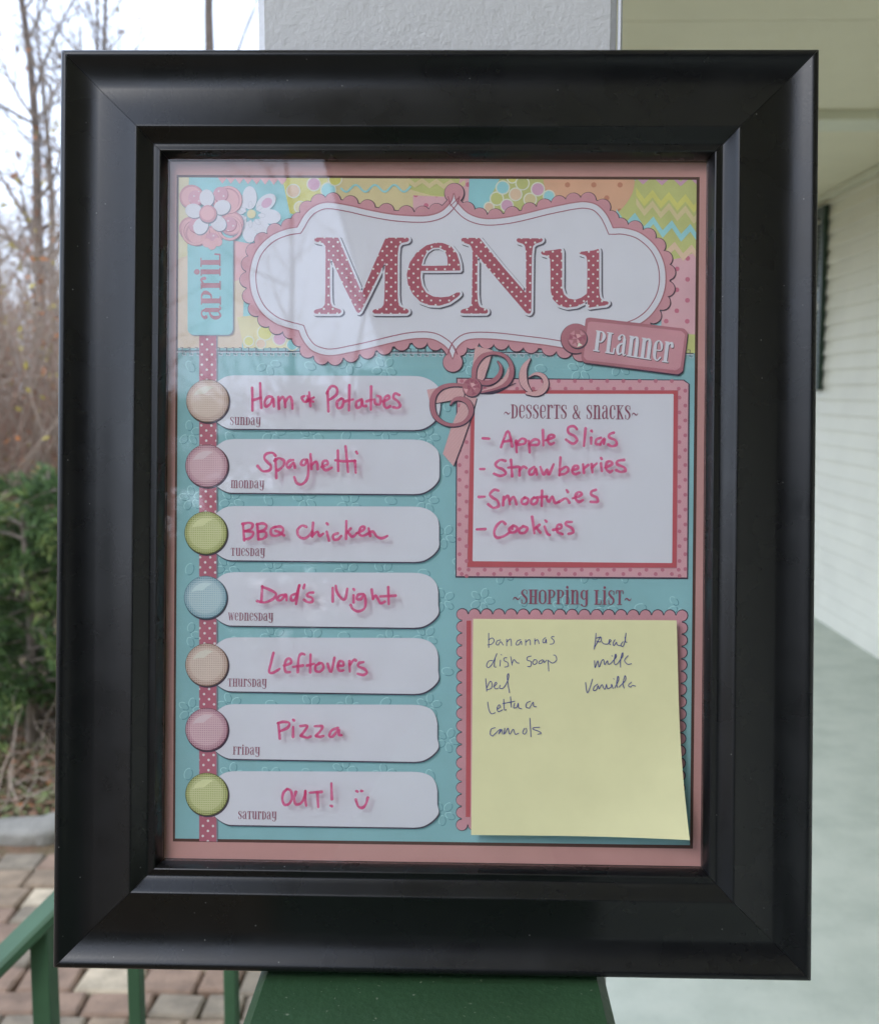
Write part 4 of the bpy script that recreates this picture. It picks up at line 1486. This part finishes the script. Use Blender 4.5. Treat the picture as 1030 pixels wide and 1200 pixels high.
HAND = [
 ('Ham and Potatoes', 280, 440, 5, "78,72 80,140 80,205;125,45 128,120 132,190;80,145 130,130;195,125 170,125 152,155 160,182 185,165 200,135 205,182;232,125 235,195;235,150 255,125 268,145 272,185;272,152 298,122 311,150 314,195;385,120 370,130 385,155 408,140 402,120;412,98 420,178;398,152 440,128;402,142 436,154;520,95 522,150 525,210;515,105 540,64 572,72 572,112 525,145;600,135 575,155 580,190 605,182 613,145 600,135;648,58 645,205;618,152 668,140;720,140 690,155 690,188 715,180 722,145 726,176 745,178;775,65 773,200;748,152 782,140;795,140 800,165 825,168 830,130 808,118;845,152 880,135 875,118 855,130 850,170 865,190 886,180;940,115 915,105 905,130 930,150 945,175 930,190 905,185"),
 ('Spaghetti', 280, 515, 5, "215,95 195,78 160,85 150,110 170,135 188,155 180,180 140,185 110,155;215,115 218,170 220,225;210,125 235,110 265,125 260,155 230,180 222,175;320,120 295,125 280,150 295,165 320,135 328,165;400,120 375,120 365,145 385,150 400,125 408,170 400,230 370,262 340,255 325,220;420,85 425,172;425,150 450,130 460,145 462,175;485,160 520,145 515,125 495,130 490,160 510,180 545,165;580,65 582,185;625,40 640,190;565,122 620,128 680,125;680,125 685,195;688,72 694,82"),
 ('BBQ Chicken', 270, 595, 5, "75,95 78,140 82,190;72,95 110,88 132,100 120,125 85,138;85,138 130,142 130,165 110,180 85,185;158,95 165,185;155,98 190,92 212,105 200,130 165,140;165,140 205,142 210,165 190,182 165,185;265,112 240,125 240,155 265,165 300,150 310,125 290,110 260,115;265,135 290,145 315,162;445,112 420,105 395,130 400,165 430,180 460,165 480,140;485,88 480,170;478,165 510,140 522,165 545,152;565,140 578,192;564,91 571,97;630,150 605,160 605,185 630,185 650,165;680,78 678,182;680,150 705,122;690,145 715,170 740,150;740,150 780,130 785,112 765,115 755,150 775,165 810,150;810,120 820,165;815,147 835,140 860,170 890,178 920,165"),
 ('Dad\'s Night', 280, 672, 5, "138,75 132,165;135,78 180,95 218,120 200,150 150,170 108,162;275,125 240,130 225,150 245,158 275,130 280,158;335,120 308,130 308,155 330,150 355,70;352,72 343,130 335,180;385,65 380,85;435,112 410,115 400,130 430,145 430,165 405,168 382,155;550,165 550,85;568,72 575,110 605,150 625,145 635,90;672,128 672,170;671,91 676,96;730,120 700,125 690,150 715,150 735,125 742,165 735,205 700,222 670,210 655,185;778,95 785,150;785,150 800,130 815,150 830,175 855,165;875,80 878,180;828,135 918,130"),
 ('Leftovers', 280, 750, 5, "203,75 190,130 178,185 200,192 238,170;265,150 305,135 300,110 280,115 268,150 275,185 300,188;385,85 365,82 350,110 345,188;318,158 375,150;420,85 418,190;400,150 440,140;470,140 450,152 450,180 475,185 495,165 490,140 470,135;520,140 540,188 560,105;580,150 610,150 610,130 590,125 578,155 590,180 612,178;648,125 650,185;650,145 675,115 685,120;730,130 705,135 700,155 735,170 750,190 730,205 695,198"),
 ('Pizza', 280, 828, 5, "232,95 240,188;228,98 260,90 295,97 285,125 240,145;318,120 318,178;317,77 323,82;360,115 395,112 398,125 364,170;364,172 400,183 420,176;445,116 488,116 480,140 452,172;452,174 475,178 496,172;580,125 545,140 530,170 550,175 585,135 586,165 602,168"),
 ('OUT! and a smile', 280, 905, 5, "285,98 262,120 255,160 268,190 295,185 312,150 305,110 282,98;335,115 325,155 335,188 365,180 388,140 390,110;390,110 388,150 394,195;415,120 485,115;460,120 465,205;542,65 545,158;537,196 545,199;689,111 696,114;717,110 724,111;685,160 700,200 725,208 745,185 755,150"),
 ('- Apple Slices', 545, 465, 5, "103,243 140,245;210,295 250,200 275,290;220,264 268,255;298,258 302,325;300,275 330,245 355,255 345,275 310,280;372,258 378,325;375,275 405,250 432,258 425,280 385,282;455,195 458,285;470,255 520,235 510,222 490,230 485,260 500,278 520,270;655,190 635,172 605,180 605,210 640,230 655,255 630,275 590,250;705,185 695,288;738,240 738,275;739,199 743,204;795,240 770,250 765,275 790,280;790,278 815,245 812,275;870,210 845,220 845,238 880,255 885,280 860,290 838,280"),
 ('- Strawberries', 545, 530, 5, "88,98 112,98;235,50 205,45 180,65 185,85 220,100 238,125 205,138 168,125;268,45 272,90 275,140;252,90 310,85;318,85 318,135;318,107 340,85 360,93;405,85 378,105 378,130 400,125 412,95 420,130;440,85 460,130 480,100 490,130 518,70;558,30 552,135;555,107 590,85 605,105 585,125 555,130;625,105 660,95 655,78 635,85 628,115 645,128 668,120;690,70 695,120;692,97 720,75;740,70 745,118;742,90 770,65;795,65 800,110;796,34 800,40;820,90 860,70 850,53 830,60 825,95 845,115 862,108;930,45 895,50 890,70 930,88 938,108 910,115 885,105"),
 ('- Smoothies', 545, 530, 5, "80,262 115,260;195,225 170,220 145,245 160,265 190,285 195,315 165,325 135,305;225,260 222,310;225,282 250,255 262,305;262,282 285,262 300,305;350,265 332,280 335,302 360,300 370,275 348,265;405,265 388,280 390,302 412,300 425,275 403,265;450,225 448,315;420,265 480,258;475,262 490,290 510,258 525,295 550,290;550,290 590,270 610,295;594,221 601,233;630,270 680,250 670,233 650,245 645,270 665,290 690,280;765,220 740,230 740,250 770,265 775,290 735,290"),
 ('- Cookies', 545, 590, 5, "68,152 118,150;235,120 215,105 185,130 170,170 185,200 230,190 265,165;280,130 258,150 265,170 295,165 305,142 280,130 275,150;340,135 318,150 320,172 350,170 365,145 338,132;392,78 405,175;405,150 435,125;415,140 440,170;465,135 480,175 495,185;469,99 476,106;515,155 560,145 560,125 540,130 540,165 570,180;625,108 595,110 590,125 625,145 632,170 605,178")]
for (what, x0, y0, sc, st) in HAND:
    A = Art(0.00615, H_GLASS)
    for pts in Z(x0, y0, sc, st):
        n = len(pts)
        w = [3.2 + 0.5 * math.sin(3 * i + pts[0][0]) for i in range(n)]
        A.stroke(pts, w, M_ink, step=6)
    A.build('handwriting', glass, 'pink marker handwriting reading ' + what)

# ------------------------------------------------------------------ sticky notes on the glass
note = thing('sticky_note_pad', 'pale yellow square sticky notes with a handwritten blue shopping list, stuck on the framed glass', 'sticky note')
note.matrix_world = frame.matrix_world.copy()
M_note = mat('note_paper', rgb(222, 217, 170), 0.8, 0.025, 60, spec=0.2, bump=(500, 0.08, 0.0003))
corner = dict(tl=(554.4, 725.3), tr=(792, 727), bl=(552, 976.6), br=(798.4, 977))
def note_pt(s_, t_, lift):
    a, b, c, d = corner['tl'], corner['tr'], corner['bl'], corner['br']
    x = (a[0] * (1 - s_) + b[0] * s_) * (1 - t_) + (c[0] * (1 - s_) + d[0] * s_) * t_
    y = (a[1] * (1 - s_) + b[1] * s_) * (1 - t_) + (c[1] * (1 - s_) + d[1] * s_) * t_
    u_, v_ = uv(H_GLASS, x, y)
    cu = 0.0035 * max(0, t_ - 0.35) ** 2 * (0.35 + 0.65 * s_) / 0.42 + 0.004 * max(0, s_ + t_ - 1.35) ** 2 / 0.42
    return (u_ + 0.2 * cu * s_, 0.0061 - lift - cu, v_)
N_ = 24
vs_, fs_ = [], []
for lay, lift in ((0, 0.0), (1, 0.0011)):
    for j in range(N_ + 1):
        for i in range(N_ + 1):
            vs_.append(note_pt(i / N_, j / N_, lift if lay == 0 else 0.0011))
W1 = N_ + 1
for j in range(N_):
    for i in range(N_):
        q = W1 * W1 + j * W1 + i
        fs_.append((q, q + W1, q + W1 + 1, q + 1))
        q = j * W1 + i
        fs_.append((q, q + 1, q + W1 + 1, q + W1))
o2 = W1 * W1
for i in range(N_):
    fs_.append((i, o2 + i, o2 + i + 1, i + 1))
    k = N_ * W1 + i
    fs_.append((k, k + 1, o2 + k + 1, o2 + k))
    k = i * W1
    fs_.append((k, k + W1, o2 + k + W1, o2 + k))
    k = i * W1 + N_
    fs_.append((k, o2 + k, o2 + k + W1, k + W1))
link('paper_stack', vs_, fs_, M_note, note, smooth=True, angle=35)
M_pen = mat('blue_pen', rgb(50, 58, 142), 0.6)
PEN = [
 (555, 730, 8.583, "150,100 150,245;148,168 185,148 205,175 180,210 140,218;268,168 235,178 225,210 245,218 270,185 295,220;330,160 330,228;332,188 370,158 378,225;470,165 435,180 425,215 450,215 475,180 480,215;520,165 520,222;522,190 560,165 568,218;612,155 612,212;614,180 640,165 655,205;720,145 695,165 695,195 715,190 725,160 728,200;805,135 785,135 780,150 805,175 795,205 765,210"),
 (555, 730, 8.583, "190,375 150,380 128,425 150,445 190,400 232,305;215,345 205,430 225,440;268,370 262,430;275,314 279,318;330,345 305,350 305,375 340,395 345,430 310,440;370,335 385,420;385,400 405,365 430,395 455,400;575,330 540,340 535,370 575,385 570,430 540,435;610,365 590,390 605,415 630,400 630,370 605,365;690,365 655,385 655,405 680,400 700,370 705,395 730,370;745,370 752,480;745,372 790,400 830,370 820,325 800,320"),
 (555, 785, 8.583, "120,85 130,210;128,180 165,110 185,140 175,180 135,195;200,165 230,135 220,120 205,150 215,185 245,180;265,150 260,180 300,175 345,90 350,35 335,60 345,150 358,225"),
 (555, 785, 8.583, "140,318 150,390 175,435 215,425;235,390 265,370 255,345 235,375 245,415 290,395;300,290 305,390 325,395;368,265 375,370;290,335 410,310;410,330 400,375 430,370 445,330;445,330 450,375 480,385;565,310 530,330 525,370 560,380;560,375 595,320 600,360 628,365"),
 (555, 785, 8.583, "215,575 175,590 165,640 190,660;190,658 265,590 250,640 280,590;280,590 290,640;310,580 305,640 340,580;345,580 360,640 395,590 415,640 450,630;510,580 490,620 510,640 530,610 525,580;562,480 572,665;660,570 600,575 595,590 650,610 675,630 640,640"),
 (675, 730, 8.583, "195,100 185,200 175,260;180,240 240,135;195,150 245,140 240,185 200,180;255,185 270,205 310,210;310,210 345,175 330,165 325,200 340,215;385,165 365,200 375,225 400,190 405,215 440,225;465,185 445,215 460,235 480,200 495,100;485,140 490,185 505,190"),
 (675, 730, 8.583, "180,375 185,445 205,390 215,380 225,440 250,380 270,365 280,415;285,415 310,375 315,410 340,405;353,325 358,330;340,405 395,340 390,310 375,380 385,415 410,405;410,405 460,330 460,295 440,370 440,440;515,325 480,370 510,410 550,405"),
 (675, 730, 8.583, "90,595 110,700 160,560;210,610 175,640 170,675 200,665 215,625 225,660;225,660 255,615 270,650 285,660 300,610;300,615 310,655 345,640 350,610 365,655;371,555 375,560;380,650 420,570 415,530 400,600 410,645;425,640 490,570 485,525 465,600 475,650;550,590 520,620 535,640 560,625 590,630")]
A = Art(0.0061 - 0.00118, H_GLASS)
for (x0, y0, sc, st) in PEN:
    for pts in Z(x0, y0, sc, st):
        A.stroke(pts, 0.84, M_pen, step=5)
# follow the curl of the top sheet
nv = []
tl, tr2, bl = uv(H_GLASS, *corner['tl']), uv(H_GLASS, *corner['tr']), uv(H_GLASS, *corner['bl'])
for (u_, y_, v_) in A.v:
    s_ = (u_ - tl[0]) / (tr2[0] - tl[0]); t_ = (tl[1] - v_) / (tl[1] - bl[1])
    cu = 0.0035 * max(0, t_ - 0.35) ** 2 * (0.35 + 0.65 * s_) / 0.42 + 0.004 * max(0, s_ + t_ - 1.35) ** 2 / 0.42
    nv.append((u_, y_ - cu - 0.00004 * (cu > 0), v_))
A.v = nv
A.build('handwriting', note, 'blue pen shopping list of bananas, dish soap, beef, lettuce, carrots, bread, milk, vanilla')
